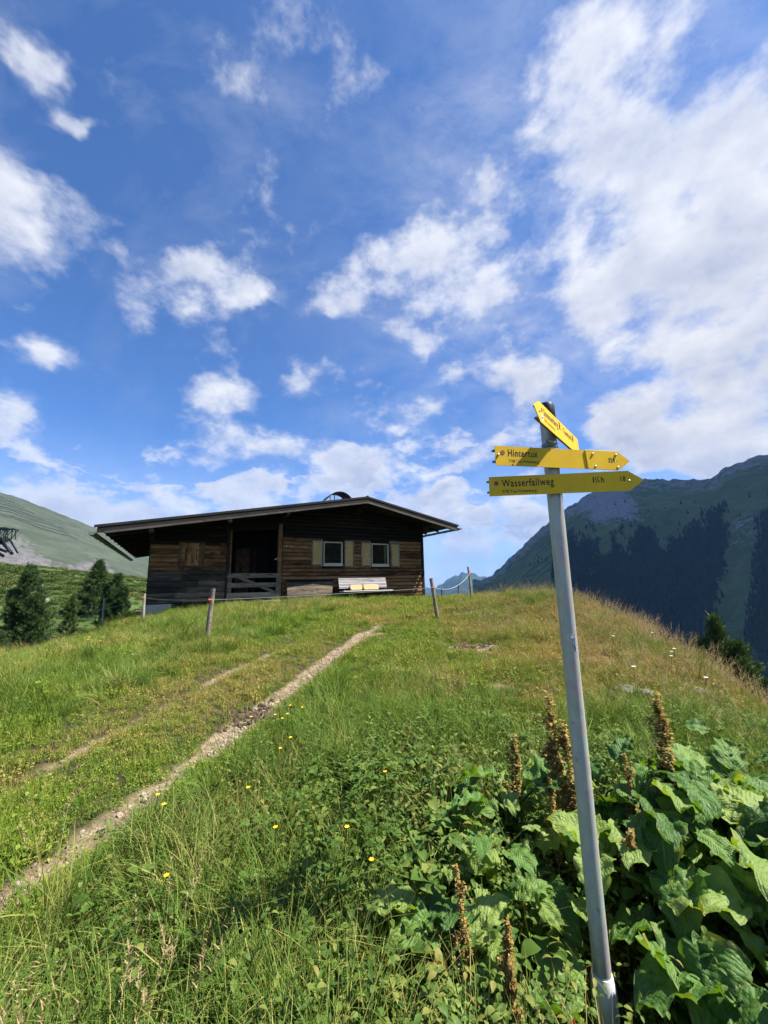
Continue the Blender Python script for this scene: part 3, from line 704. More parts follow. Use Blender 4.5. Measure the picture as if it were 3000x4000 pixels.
for (a, b) in ((RL, RK), (RK, RRr)):
    ext = .07 if a is RL else 0; ext2 = .07 if b is RRr else 0
    slab(a[0]-ext, float(a[1]-ext*.185), b[0]+ext2, float(b[1]-ext2*.2), -.02, .055, Y0-.055, Y0-.01, 'drip_edge', M['fascia'])
    slab(a[0], a[1], b[0], b[1], .057, .215, Y0-.035, Y0-.003, 'fascia_board', M['fascia'])
    k = .17 if a is RL else 0
    slab(a[0]+k, float(rtop(a[0]+k)), b[0], b[1], .19, .255, Y0-.052, Y0-.037, 'fascia_strip', M['fascia_pale'])
MB().tube([(RK[0], Y0-.06, RK[1]+.03), (RK[0], Y1, RK[1]+.03)], .03, 8).build('ridge_cap', M['sheet'], roof)
for u, w_, dz in ((.06, .15, .17), (2.27, .14, .17), (4.19, .14, .17), (7.23, .15, .19), (10.35, .15, .17)):
    zt = float(rtop(u))-dz
    MB().box(u-w_/2, u+w_/2, -1.12, .13, zt-.17, zt).build('purlin', M['wood_black'], roof, bevel=.008)
    MB().box(u-w_/2+.01, u+w_/2-.01, -1.128, -1.121, zt-.16, zt-.01).build('purlin_end', M['wood_grey'] if u < 5 else M['fascia'], roof)
    MB().box(u-w_/2+.012, u+w_/2-.012, -.62, .13, zt-.33, zt-.175).build('corbel', M['wood_black'], roof, bevel=.008)
def gutter(u, za, zb, side):
    gt = MB(); n = 10; ys = np.linspace(Y0-.12, Y1, 24); vs = []
    for i, y in enumerate(ys):
        zz = za+(zb-za)*i/23
        for rr_ in (.085, .079):
            for j in range(n+1):
                a = math.pi*(1+j/n); vs.append((u+rr_*math.cos(a), y, zz+rr_*math.sin(a)))
    k = 2*(n+1); fs = []
    for i in range(23):
        for j in range(n): fs += [(i*k+j, (i+1)*k+j, (i+1)*k+j+1, i*k+j+1), (i*k+n+1+j, i*k+n+2+j, (i+1)*k+n+2+j, (i+1)*k+n+1+j)]
        fs += [(i*k, i*k+n+1, (i+1)*k+n+1, (i+1)*k), (i*k+n, (i+1)*k+n, (i+1)*k+2*n+1, i*k+2*n+1)]
    for i in (0, 23): fs += [tuple(i*k+j for j in range(n+1))]
    gt = gt.add(vs, fs).build('gutter', M['zinc'], roof, smooth=True)
    for i in range(14):
        y = Y0+.1+i*.88; zz = za+(zb-za)*(y-Y0+.12)/(Y1-Y0+.12)
        pts = [(u+.092*math.cos(math.pi*(1+j/8)), y, zz+.092*math.sin(math.pi*(1+j/8))) for j in range(9)]
        MB().tube(pts, .010, 5).build('bracket', M['zinc'], gt)
gutter(-1.34, 3.07, 3.04, -1); gutter(11.69, 3.83, 3.80, 1)
# chimney under a curved sheet hood
chim = empty('chimney', (0, 0, 0), 0, roof)
MB().box(6.72, 7.12, 1.0, 1.4, 4.5, 5.02).build('stack', M['stone'], chim)
mb = MB(); vs = []; n = 16; c0, rad = (6.98, 4.86), .66
for i in range(n+1):
    a = R(152-(152-30)*i/n)
    for yy, rr_ in ((.85, rad), (1.6, rad), (.85, rad-.012), (1.6, rad-.012)): vs.append((c0[0]+rr_*math.cos(a), yy, c0[1]+rr_*math.sin(a)))
fs = []
for i in range(n):
    k = i*4
    fs += [(k, k+1, k+5, k+4), (k+2, k+6, k+7, k+3), (k, k+4, k+6, k+2), (k+1, k+3, k+7, k+5)]
fs += [(0, 2, 3, 1), (n*4, n*4+1, n*4+3, n*4+2)]
mb.add(vs, fs).build('hood', M['sheet'], chim, smooth=True)
for u, y in ((6.52, .95), (6.52, 1.5), (6.72, .95), (7.3, .95), (7.3, 1.5)):
    zt = c0[1]+math.sqrt(max(.01, (rad-.012)**2-(u-c0[0])**2)); MB().bar((u, y, 4.6), (u, y, zt), .03, .03).build('strut', M['sheet'], chim)
# slanted plank bin against the wall, left of the bench
bin_ = empty('plank_bin', (-7.612, 12.5, 0), R(28.5)); tag(bin_, 'low slanted bin of brown weathered planks against the hut wall', 'bin')
for i in range(5):
    z0, z1 = .84+i*.158, .84+i*.158+.152
    ya, yb = -.30+.03*i, -.30+.03*(i+1)
    MB().hexa([(4.45, ya, z0), (6.12+.03*i, ya, z0), (6.12+.03*i, ya+.03, z0), (4.45, ya+.03, z0), (4.45, yb, z1), (6.15+.03*i, yb, z1), (6.15+.03*i, yb+.03, z1), (4.45, yb+.03, z1)]).build('plank', M['siding_old'], bin_, bevel=.006)
MB().hexa([(4.44, -.17, 1.63), (6.28, -.17, 1.63), (6.28, -.03, 1.67), (4.44, -.03, 1.67), (4.44, -.17, 1.655), (6.28, -.17, 1.655), (6.28, -.03, 1.70), (4.44, -.03, 1.70)]).build('lid', M['wood_black'], bin_)
for u in (4.46, 6.10):
    MB().prism([(-.27, .7), (-.03, .7), (-.03, 1.62), (-.12, 1.62)], (u, 0, 0), (0, 1, 0), (0, 0, 1), (1, 0, 0), .025).build('side_board', M['siding_old'], bin_)
# bench with two cushions
bench = empty('slatted_bench', (-7.675, 12.466, 0), R(28.5)); tag(bench, 'pale slatted bench standing below the windows of the hut', 'bench')
for i in range(7):
    z = 1.345+i*.058; y = -.62+i*.018
    MB().hexa([(6.40, y-.012, z), (8.46, y-.012, z), (8.46, y+.010, z+.002), (6.40, y+.010, z+.002), (6.40, y+.004, z+.044), (8.46, y+.004, z+.044), (8.46, y+.026, z+.044), (6.40, y+.026, z+.044)]).build('back_slat', M['bench'], bench)
for i in range(6):
    y = -1.06+i*.078; z = 1.27 - .010*(i if i < 4 else 4) + (.0 if i else -.02)
    MB().box(6.42, 8.52, y, y+.066, z-.03, z).build('seat_slat', M['bench'], bench, bevel=.008)
for u in (6.62, 7.48, 8.32):
    MB().tube([(u, -.97, .6), (u, -.99, 1.23), (u, -.63, 1.22)], .022, 7).build('leg', M['steel'], bench)
    MB().tube([(u, -.57, .6), (u, -.63, 1.2), (u, -.575, 1.40), (u, -.48, 1.74)], .022, 7).build('leg', M['steel'], bench)
def cushion(u0, u1, label):
    c = empty('cushion', (-7.675, 12.466, 0), R(28.5)); tag(c, label, 'cushion', 'cushions leaning on the bench')
    h = .215; w = u1-u0; k = .045
    poly = [(k, 0), (w-k, 0), (w-k*.6, k*.5), (w, k), (w, h-k), (w-k*.6, h-k*.5), (w-k, h), (k, h), (k*.6, h-k*.5), (0, h-k), (0, k), (k*.6, k*.5)]
    o_ = (u0, -.745, 1.268); ey = Vector((0, .32, .95)); en = Vector((0, -.95, .32))
    MB().prism([(w/2+(x-w/2)*1.03, h/2+(y-h/2)*1.08) for x, y in poly], Vector(o_)-en*.0, (1, 0, 0), ey, en, -.02).build('backing', M['shutter_wood'], c, bevel=.004)
    MB().prism(poly, o_, (1, 0, 0), ey, en, .035).build('cover', M['cloth'], c, bevel=.010, smooth=True)
    for x in (.09, w-.09):
        MB().prism([(x-.012, .025), (x+.012, .025), (x+.016, .05), (x, .066), (x-.016, .05)], Vector(o_)+en*.0355, (1, 0, 0), ey, en, .003).build('motif', M['flower'], c)
cushion(6.80, 7.31, 'shorter of the two cream cushions lying on the bench, nearer the porch')
cushion(7.36, 8.03, 'longer of the two cream cushions lying on the bench, nearer the hut corner')

# ------------------------------------------------------------------ signpost
PB, PT = Vector((.752, 1.665, -.3)), Vector((.712, 1.575, 2.30))
def pax(z): return PB+(PT-PB)*((z-PB.z)/(PT.z-PB.z))
post = empty('hiking_signpost', (.752, 1.665, 0)); tag(post, 'tall galvanised steel post carrying three yellow hiking signs', 'signpost')
def P_(b, name, mat, parent=post, **k):
    """build in world coordinates, parented to the post (keeps world placement)"""
    o = b.build(name, mat, parent, **k)
    q = parent
    off = Vector((0, 0, 0))
    while q is not None: off += q.location; q = q.parent
    o.data.transform(Matrix.Translation(-off)); return o
PR = .0300
P_(MB().tube([pax(-.3+2.58*i/20) for i in range(21)], PR, 28), 'pole', M['galv'], smooth=True)
ax = (PT-PB).normalized()
P_(MB().tube([pax(2.225), pax(2.228), pax(2.285), pax(2.297), pax(2.303)], [.0335, .0355, .0350, .031, .020], 24), 'cap', M['black'], smooth=True)
P_(MB().tube([pax(-.25), pax(.08), pax(.145), pax(.17)], [.043, .043, .040, .033], 24), 'ground_sleeve', M['white'], smooth=True)
def text_mesh(body, u0, u1, zb, cap, mat, name, parent, fr, bold=.012, off=.0035):
    c = bpy.data.curves.new('txt', 'FONT'); c.body = body; c.space_character = 1.12; c.size = 1; c.offset = bold; c.extrude = 0
    to = bpy.data.objects.new('txt', c); COL.objects.link(to)
    dg = bpy.context.evaluated_depsgraph_get(); me = bpy.data.meshes.new_from_object(to.evaluated_get(dg))
    bpy.data.objects.remove(to)
    co = np.empty(len(me.vertices)*3, np.float32); me.vertices.foreach_get('co', co); co = co.reshape(-1, 3)
    x0, x1 = co[:, 0].min(), co[:, 0].max()
    o, d, n, z0 = fr
    ux = u0+(co[:, 0]-x0)/(x1-x0)*(u1-u0); wz = zb+co[:, 1]/.73*cap
    out = np.array(o)[None]+ux[:, None]*np.array(d)[None]+np.array(n)[None]*off; out[:, 2] = z0+wz
    par = parent; l = Vector((0, 0, 0)); q = par
    while q is not None: l += q.location; q = q.parent
    me.vertices.foreach_set('co', (out-np.array(l)[None]).astype(np.float32).ravel()); me.update()
    me.materials.clear(); me.materials.append(mat); me.name = name
    ob = bpy.data.objects.new(name, me); COL.objects.link(ob); ob.parent = par; return ob
def board(az, z0, h, poly, label):
    """sign plate; frame = (origin on the pole axis moved to the plate front, along, normal, z of lower edge)"""
    a = R(az); d = Vector((math.sin(a), math.cos(a), 0)); n = Vector((math.cos(a), -math.sin(a), 0))
    o = pax(z0+h/2)+n*.041; o = Vector((o.x, o.y, z0))
    s = empty('sign_board', (0, 0, 0), 0, post); s.location = Vector((o.x, o.y, z0))-post.location; s['label'] = label
    P_(MB().prism(poly, o, d, (0, 0, 1), n, .003), 'plate', M['sign'], s)
    e = poly
    for zz in (.018, h-.018):      # folded channel behind the plate that the clamp grips
        ua, ub = min(p[0] for p in poly)+.0, max(p[0] for p in poly)-.07
        if az == 40: ua, ub = ua+.06, ub+.07
        P_(MB().bar(o+d*(ua-.006)-n*.009+Vector((0, 0, zz)), o+d*ub-n*.009+Vector((0, 0, zz)), .017, .006), 'channel', M['zinc'], s)
    return s, (o, d, n, z0)
def disc(s, fr, u, w, r, mat, name, t=.001, dome=False, k=14, base=.003):
    o, d, n, z0 = fr; c = Vector(o)+d*u+Vector((0, 0, w))+n*base
    up = Vector((0, 0, 1)); pts = [(r*math.cos(2*math.pi*i/k), r*math.sin(2*math.pi*i/k)) for i in range(k)]
    b = MB()
    if dome:
        vs = []
        for q, hh in ((1, 0), (1, .35), (.75, .8), (.35, 1)):
            vs += [c+d*x*q+up*y*q+n*(t*hh) for x, y in pts]
        fs = [(i*k+j, i*k+(j+1) % k, (i+1)*k+(j+1) % k, (i+1)*k+j) for i in range(3) for j in range(k)]+[tuple(3*k+j for j in range(k))]
        b.add(vs, fs)
    else: b.prism(pts, c, d, up, n, t)
    return P_(b, name, mat, s, smooth=dome)
H_ = .082
# middle board
s, fr = board(79, 2.002, H_, [(-.278, 0), (.283, 0), (.344, H_*.52), (.285, H_), (-.278, H_)], 'middle sign reading Hintertux, half crossed by a slanting shadow')
disc(s, fr, -.245, .055, .0095, M['red_dot'], 'route_dot')
text_mesh('Hintertux', -.222, -.090, .0405, .0305, M['print'], 'lettering', s, fr, .014)
text_mesh('TVB Tux-Finkenberg', -.221, -.086, .0145, .0125, M['print'], 'lettering', s, fr, .016)
pl = P_(MB().prism([(.137, -.001), (.284, -.001), (.346, H_*.52), (.286, H_+.001), (.131, H_+.001)], Vector(fr[0])+fr[2]*.0036, fr[1], (0, 0, 1), fr[2], .0035), 'cover_plate', M['sign'], s, bevel=.0008)
text_mesh('324', .2375, .269, .032, .0195, M['print'], 'lettering', s, fr, .02, .0076)
disc(s, fr, .271, .036, .003, M['white'], 'scratch', .0004, False, 6, .0071); disc(s, fr, .281, .0385, .0022, M['print'], 'hole', .0004, False, 8, .0071)
for u, w in ((.166, .0665), (.277, .0665), (.172, .0105), (.280, .0105)): disc(s, fr, u, w, .0052, M['bolt'], 'bolt', .005, True, 12, .0071)
disc(s, fr, -.266, .044, .0052, M['bolt'], 'bolt', .005, True, 12)
disc(s, fr, -.205, .004, .0035, M['print'], 'nick', .003, False, 7)
# lower board
s, fr = board(96, 1.894, H_, [(-.274, 0), (.278, 0), (.337, H_*.5), (.279, H_), (-.272, H_)], 'lowest sign reading Wasserfallweg, in shade')
disc(s, fr, -.243, .053, .0095, M['red_dot'], 'route_dot'); disc(s, fr, -.259, .038, .0052, M['bolt'], 'bolt', .005, True, 12)
text_mesh('Wasserfallweg', -.221, -.012, .037, .0325, M['print'], 'lettering', s, fr, .014)
text_mesh('TVB Tux-Finkenberg', -.221, -.084, .0115, .0128, M['print'], 'lettering', s, fr, .016)
text_mesh('1', .1405, .1455, .0375, .0255, M['print'], 'lettering', s, fr, .016)
text_mesh('1', .1505, .1535, .049, .014, M['print'], 'lettering', s, fr, .008)
o_, d_, n_, z_ = fr
P_(MB().prism([(.150, .035), (.1525, .035), (.1655, .0635), (.163, .0635)], Vector(o_)+n_*.0032, d_, (0, 0, 1), n_, .0005), 'lettering', M['print'], s)
text_mesh('4', .1585, .1665, .0375, .0135, M['print'], 'lettering', s, fr, .008)
text_mesh('h', .1725, .184, .0375, .0265, M['print'], 'lettering', s, fr, .016)
text_mesh('18', .2465, .266, .0395, .022, M['print'], 'lettering', s, fr, .016)
disc(s, fr, .279, .040, .0052, M['bolt'], 'bolt', .005, True, 12)
# upper board, seen at a slant
H2 = .084
s, fr = board(40, 2.132, H2, [(-.238, 0), (.315, 0), (.315, H2), (-.236, H2), (-.270, H2*.78), (-.300, H2*.54), (-.268, H2*.27)], 'top sign reading Sommerberg - Tuxerjoch, turned edgeways')
disc(s, fr, -.213, .056, .0085, M['red_dot'], 'route_dot'); disc(s, fr, -.241, .043, .0045, M['bolt'], 'bolt', .004, True, 12)
disc(s, fr, -.216, .023, .0135, M['white'], 'round_sticker', .0006, False, 18); P_(MB().prism([(-.225, .019), (-.207, .019), (-.207, .026), (-.225, .026)], Vector(fr[0])+fr[2]*.0037, fr[1], (0, 0, 1), fr[2], .0004), 'sticker_print', M['lettering_grey'], s)
text_mesh('Sommerberg', -.192, -.012, .0415, .029, M['print'], 'lettering', s, fr, .012)
text_mesh('TVB Tux-Finkenberg', -.192, -.060, .0165, .0115, M['print'], 'lettering', s, fr, .006)
text_mesh('-', .044, .052, .0435, .029, M['print'], 'lettering', s, fr, .012)
text_mesh('Tuxerjoch', .066, .188, .0435, .028, M['print'], 'lettering', s, fr, .012)
def icon(u):     # small black-line inn symbol: two uprights with a bar and a cup
    o_, d_, n_, z_ = fr; b = MB(); q = Vector(o_)+n_*.0033
    for r_ in ((u, .044, u+.0018, .075), (u+.0165, .044, u+.0183, .075), (u, .073, u+.0183, .075), (u, .044, u+.0183, .0458), (u+.006, .050, u+.0125, .066), (u+.008, .066, u+.0105, .072)):
        b.prism([(r_[0], r_[1]), (r_[2], r_[1]), (r_[2], r_[3]), (r_[0], r_[3])], q, d_, (0, 0, 1), n_, .0004)
    P_(b, 'inn_symbol', M['print'], s)
icon(.003); icon(.204)
disc(s, fr, .306, .012, .0035, M['print'], 'hole', .0004, False, 8)
# clamps
def ring(z, parent=post):
    c = pax(z); b = MB(); n = 28; vs = []
    for i in range(n):
        a = 2*math.pi*i/n
        for rr_, dz in ((PR+.0005, -.009), (PR+.0025, -.009), (PR+.0025, .009), (PR+.0005, .009)): vs.append(c+Vector((rr_*math.cos(a), rr_*math.sin(a), dz)))
    fs = [(i*4+j, ((i+1) % n)*4+j, ((i+1) % n)*4+(j+1) % 4, i*4+(j+1) % 4) for i in range(n) for j in range(4)]
    cl = P_(b.add(vs, fs), 'clamp', M['zinc'], parent, smooth=True)
    e = c+Vector((-.014, -.033, .004))
    P_(MB().bar(e+Vector((-.014, 0, 0)), e+Vector((.012, -.004, 0)), .012, .026), 'lug', M['zinc'], cl)
    P_(MB().tube([e+Vector((-.006, -.004, .012)), e+Vector((.018, -.012, -.004))], .006, 8), 'screw', M['bolt'], cl)
ring(2.108)
# heart sticker on the pole
def stick(poly, rad, mat, name, z0, phi0, parent):
    n = len(poly); vs = []
    for k, rr_ in ((0, rad), (1, rad+.0003)):
        for x, y in poly:
            c = pax(z0+y); a = phi0+x/PR; vs.append(c+Vector((rr_*math.cos(a), rr_*math.sin(a), 0)))
    return P_(MB().add(vs, [tuple(range(n))[::-1], tuple(range(n, 2*n))]+[(i, (i+1) % n, n+(i+1) % n, n+i) for i in range(n)]), name, mat, parent)
def heart(w, h, n=22):
    pts = []
    for i in range(n):
        t = 2*math.pi*i/n; x = 16*math.sin(t)**3; y = 13*math.cos(t)-5*math.cos(2*t)-2*math.cos(3*t)-math.cos(4*t); pts.append((x/32*w, (y+17)/30*h-h*.12))
    return pts[::-1]
st = empty('sticker', (0, 0, 0), 0, post)
PH = math.atan2(-1.6, -.73)+.50; Z0 = 1.285
def off_(p, dx, dy): return [(x+dx, y+dy) for x, y in p]
stick(off_(heart(.031, .036), -.003, .022), PR+.0004, M['white'], 'backing', Z0, PH, st)
stick([(-.001, -.012), (.011, -.012), (.009, .026), (.000, .026)], PR+.0004, M['white'], 'backing', Z0, PH, st)
stick([(-.007, -.0155), (.013, -.0155), (.013, -.0115), (-.007, -.0115)], PR+.0004, M['white'], 'backing', Z0, PH, st)
stick([(.0115, -.014), (.0165, -.014), (.0165, .003), (.0125, .004)], PR+.0004, M['white'], 'backing', Z0, PH, st)
stick(off_(heart(.025, .029), -.003, .0255), PR+.0008, M['lettering_grey'], 'heart', Z0, PH, st)
stick(off_(heart(.017, .019), -.0035, .0315), PR+.0012, M['white'], 'heart_centre', Z0, PH, st)
stick([(.002, .012), (.0075, .010), (.009, .030), (.0085, .044), (.004, .040), (.0025, .028)], PR+.0014, M['lettering_blue'], 'figure', Z0, PH, st)
stick([(.0025, -.0115), (.0075, -.0115), (.0070, .012), (.002, .012)], PR+.0014, M['print'], 'figure', Z0, PH, st)
stick([(.0135, -.011), (.0150, -.011), (.0150, .001), (.0138, .001)], PR+.0008, M['lettering_grey'], 'mark', Z0, PH, st)

# ------------------------------------------------------------------ pasture fence
def fence_post(x, y, h, lean, label, mat='post', r=.045, ins=None, ze=None):
    z = gh(x, y) if ze is None else ze
    p = empty('fence_post', (x, y, z)); tag(p, label, 'fence post', 'posts of the pasture fence')
    top = Vector((lean[0], lean[1], h)); n = 7
    pts = [Vector((0, 0, -.35))+(top+Vector((0, 0, .35)))*(i/n)+Vector((rp.uniform(-.006, .006), rp.uniform(-.006, .006), 0)) for i in range(n+1)]
    MB().tube(pts, [r*rp.uniform(.9, 1.08)*(1-.12*i/n) for i in range(n+1)], 10).build('stake', M[mat], p, smooth=True)
    t = (ins if ins is not None else h*.82)/h; c = top*t
    MB().tube([c+Vector((-.03, -r-.02, 0)), c+Vector((.03, -r-.02, 0))], .02, 8).build('insulator', M['insul'] if rp.random() < .5 else M['white'], p)
    return Vector((x, y, z))+c+Vector((0, -r-.02, 0))
iA = fence_post(-3.24, 7.23, .90, (.06, .05), 'grey stake in the mown grass in front of the porch', ins=.70)
iB = fence_post(1.22, 9.0, .93, (-.17, .0), 'stake leaning towards the hut, right of its corner', ins=.72)
iC = fence_post(2.74, 12.55, 1.03, (-.07, .0), 'tall thin stake on the mound, farthest right of the fence', r=.042, ins=.80)
iG = fence_post(-7.13, 11.75, .86, (-.06, 0), 'knobbly stake at the foot of the hut corner', ins=.74)
iF = fence_post(-9.2, 13.0, 1.02, (-.05, 0), 'slim grey stake just behind the knobbly one, left of the hut', r=.04, ins=.66)
iH = fence_post(-13.75, 14.2, .50, (-.02, 0), 'short fresh orange stake at the far left edge of the slope', 'post_fresh', .05, ins=.25)
iD = fence_post(3.25, 17.8, .95, (.06, 0), 'short dark stake beyond the mound, under the sagging rope', r=.04, ins=.45)
iE = fence_post(2.55, 18.2, .80, (.05, 0), 'small stake beyond the leaning one, below the hut corner', r=.035, ins=.4)
def rope(pts, sag, r, label, name='fence_rope'):
    P = []
    for i, (a, b) in enumerate(zip(pts, pts[1:])):
        k = 14
        for j in range(k + (1 if i == len(pts)-2 else 0)):
            t = j/k; p = a.lerp(b, t); p.z -= sag[i]*4*t*(1-t); P.append(p)
    o = MB().tube(P, r, 6).build(name, M['rope'], smooth=True); tag(o, label, 'rope'); return o
rope([iH, iF, iG, iA, iB], [.08, .03, .03, .02], .0038, 'white fence rope strung from stake to stake in front of the hut')
rope([iB, iC], [.20], .0075, 'thick sagging rope between the leaning stake and the mound stake')
rope([iE, iD], [.03], .0045, 'thin rope between the two small stakes beyond the mound')

# ------------------------------------------------------------------ conifers
def conifer(name, label, x, y, z, h, w, seed, style='pine', dens=1.0, group='conifers below the knoll', tops=((0, 0, 1, 1),)):
    r = np.random.default_rng(seed)
    t = empty(name, (x, y, z)); tag(t, label, 'tree', group)
    lean = r.uniform(-.03, .03, 2)*h
    MB().tube([(lean[0]*q*q, lean[1]*q*q, h*.96*q-.3) for q in np.linspace(0, 1, 7)], [max(.012, .032*h*(1-q)**.8*.55) for q in np.linspace(0, 1, 7)], 8).build('trunk', M['bark'], t, smooth=True)
    V, Fc, T = [], [], []
    limbs = MB(); k = 0
    nl = .055*w**.5+.12; H0, W0 = h, w
    for tx, ty, fh, fw in tops:
        h, w = H0*fh, W0*fw
        nb = int((90 if style == 'pine' else 110)*dens)
        for i in range(nb):
            q = (i+r.random())/nb; q = q**.85
            zc = h*(.05+.92*q)
            if style == 'pine': prof = min(1.0, .6+2.2*q)*(1-q)**.62+.03
            else: prof = (1-q)**.85*1.02+.04
            L = w*.5*prof*r.uniform(.65, 1.15); az = i*2.399+r.uniform(-.4, .4)
            up = (.45+.5*q if style == 'pine' else -.12+.35*q)
            base = np.array([tx*(.5+.5*q)+lean[0]*q*q, ty*(.5+.5*q)+lean[1]*q*q, zc-(.35*L if style == 'pine' else 0)])
            dirv = np.array([np.sin(az), np.cos(az), up])
            if i % 2 == 0: limbs.tube([base, base+dirv*L*.5, base+dirv*L*.9+np.array([0, 0, .06*L])], [.012*h*.5, .008*h*.4, .003*h*.3], 5, False)
            nt = max(5, int((15 if style == 'pine' else 17)*(.4+L/(w*.5))))
            for j in range(nt):
                s = r.uniform(.25, 1.0)**.7
                c = base+dirv*L*s+np.array([0, 0, .16*L*s*s])+r.normal(0, .035*w*(1 if style == 'pine' else .7), 3)*np.array([1, 1, .8])
                bd = dirv/np.linalg.norm(dirv)*.6+np.array([0, 0, .7 if style == 'pine' else .05])
                tv0 = r.uniform(.05, .5)+.3*(s > .8)
                for b in range(15):
                    dv = bd+r.normal(0, .55, 3); dv /= np.linalg.norm(dv)
                    ln = nl*r.uniform(.6, 1.3); sd = np.cross(dv, r.normal(0, 1, 3)); sd = sd/np.linalg.norm(sd)*ln*.10
                    o0 = c+r.normal(0, .25*nl, 3)
                    V += [o0-sd, o0+sd, o0+dv*ln]; Fc.append((k, k+1, k+2)); k += 3
                    T += [tv0, tv0, tv0+.3]
    me = np_mesh('crown', np.array(V), np.array(Fc), M['needle'], False); fattr(me, 'tint', T)
    o = bpy.data.objects.new('crown', me); COL.objects.link(o); o.parent = t
    limbs.build('limbs', M['bark'], t)
    return t
def tree(name, label, x, y, top, w, seed, style='pine', dens=1.0, tops=((0, 0, 1, 1),)):
    z = gh(x, y)-.1; return conifer(name, label, x, y, z, top-z, w, seed, style, dens, tops=tops)
tree('stone_pine', 'dense stone pine standing below the right edge of the knoll', 16.6, 20.0, -.2, 6.0, 1, 'pine', 1.1, ((0, 0, 1, .42), (.75, -.3, .90, .40), (-.7, .2, .91, .38), (1.5, 0, .82, .40), (-1.2, -.3, .80, .36), (2.1, .2, .73, .36), (.3, -.9, .84, .40), (1.1, -.8, .76, .4)))
tree('stone_pine', 'stone pine cut by the right border of the picture', 20.2, 19.8, -2.0, 3.4, 2, 'pine', 1.1)
tree('stone_pine', 'big dark stone pine at the left below the slope', -32.4, 36.0, 3.8, 4.8, 3, 'pine', 1.0, ((0, 0, 1, .8), (-1.0, -.3, .72, .6), (1.1, -.3, .68, .6)))
tree('stone_pine', 'stone pine half cut off by the left border', -35.2, 33.2, 3.8, 2.6, 4, 'pine', 1.0)
tree('spruce', 'feathery spruce behind, nearest to the hut roof corner', -41.3, 56.0, 5.6, 5.8, 5, 'spruce', 1.5)
tree('stone_pine', 'rounded stone pine in front of the spruce, left of the hut', -27.3, 40.0, 3.0, 4.6, 6, 'pine', .9, ((0, 0, 1, .6), (-.9, 0, .88, .5), (1.0, -.3, .82, .5), (.2, -.7, .8, .6)))
tree('stone_pine', 'small young pine between the two groups on the left slope', -32.2, 40.5, .8, 1.7, 7, 'pine', .5)
tree('stone_pine', 'low bushy pine at the foot of the rounded one', -24.3, 37.0, -.6, 2.6, 8, 'pine', .6)
tree('stone_pine', 'bushy pine low at the left under the big pine', -29.5, 30.5, -1.8, 2.6, 9, 'pine', .6)

# ------------------------------------------------------------------ scattering (ground cover nobody could count)
def proto_collection(name, meshes):
    c = bpy.data.collections.new(name)
    for i, me in enumerate(meshes):
        o = bpy.data.objects.new('%s_%02d' % (name, i), me); c.objects.link(o)
    return c
def scatter(name, label, pts, rot, scl, idx, coll):
    me = bpy.data.meshes.new(name); me.vertices.add(len(pts)); me.vertices.foreach_set('co', np.asarray(pts, np.float32).ravel())
    a = me.attributes.new('rot', 'FLOAT_VECTOR', 'POINT'); a.data.foreach_set('vector', np.asarray(rot, np.float32).ravel())
    a = me.attributes.new('scl', 'FLOAT', 'POINT'); a.data.foreach_set('value', np.asarray(scl, np.float32))
    a = me.attributes.new('idx', 'INT', 'POINT'); a.data.foreach_set('value', np.asarray(idx, np.int32))
    o = bpy.data.objects.new(name, me); COL.objects.link(o); tag(o, label, kind='stuff')
    nt = bpy.data.node_groups.new(name, 'GeometryNodeTree')
    nt.interface.new_socket('Geometry', in_out='INPUT', socket_type='NodeSocketGeometry'); nt.interface.new_socket('Geometry', in_out='OUTPUT', socket_type='NodeSocketGeometry')
    N = nt.nodes; L = nt.links
    gi = N.new('NodeGroupInput'); go = N.new('NodeGroupOutput'); ip = N.new('GeometryNodeInstanceOnPoints')
    ci = N.new('GeometryNodeCollectionInfo'); ci.inputs['Collection'].default_value = coll; ci.inputs['Separate Children'].default_value = True; ci.inputs['Reset Children'].default_value = True
    def na(n, t):
        q = N.new('GeometryNodeInputNamedAttribute'); q.data_type = t; q.inputs['Name'].default_value = n; return q.outputs['Attribute']
    er = N.new('FunctionNodeEulerToRotation'); L.new(na('rot', 'FLOAT_VECTOR'), er.inputs[0])
    L.new(gi.outputs[0], ip.inputs['Points']); L.new(ci.outputs[0], ip.inputs['Instance']); ip.inputs['Pick Instance'].default_value = True
    L.new(na('idx', 'INT'), ip.inputs['Instance Index']); L.new(er.outputs[0], ip.inputs['Rotation']); L.new(na('scl', 'FLOAT'), ip.inputs['Scale'])
    L.new(ip.outputs[0], go.inputs[0])
    md = o.modifiers.new('scatter', 'NODES'); md.node_group = nt
    return o
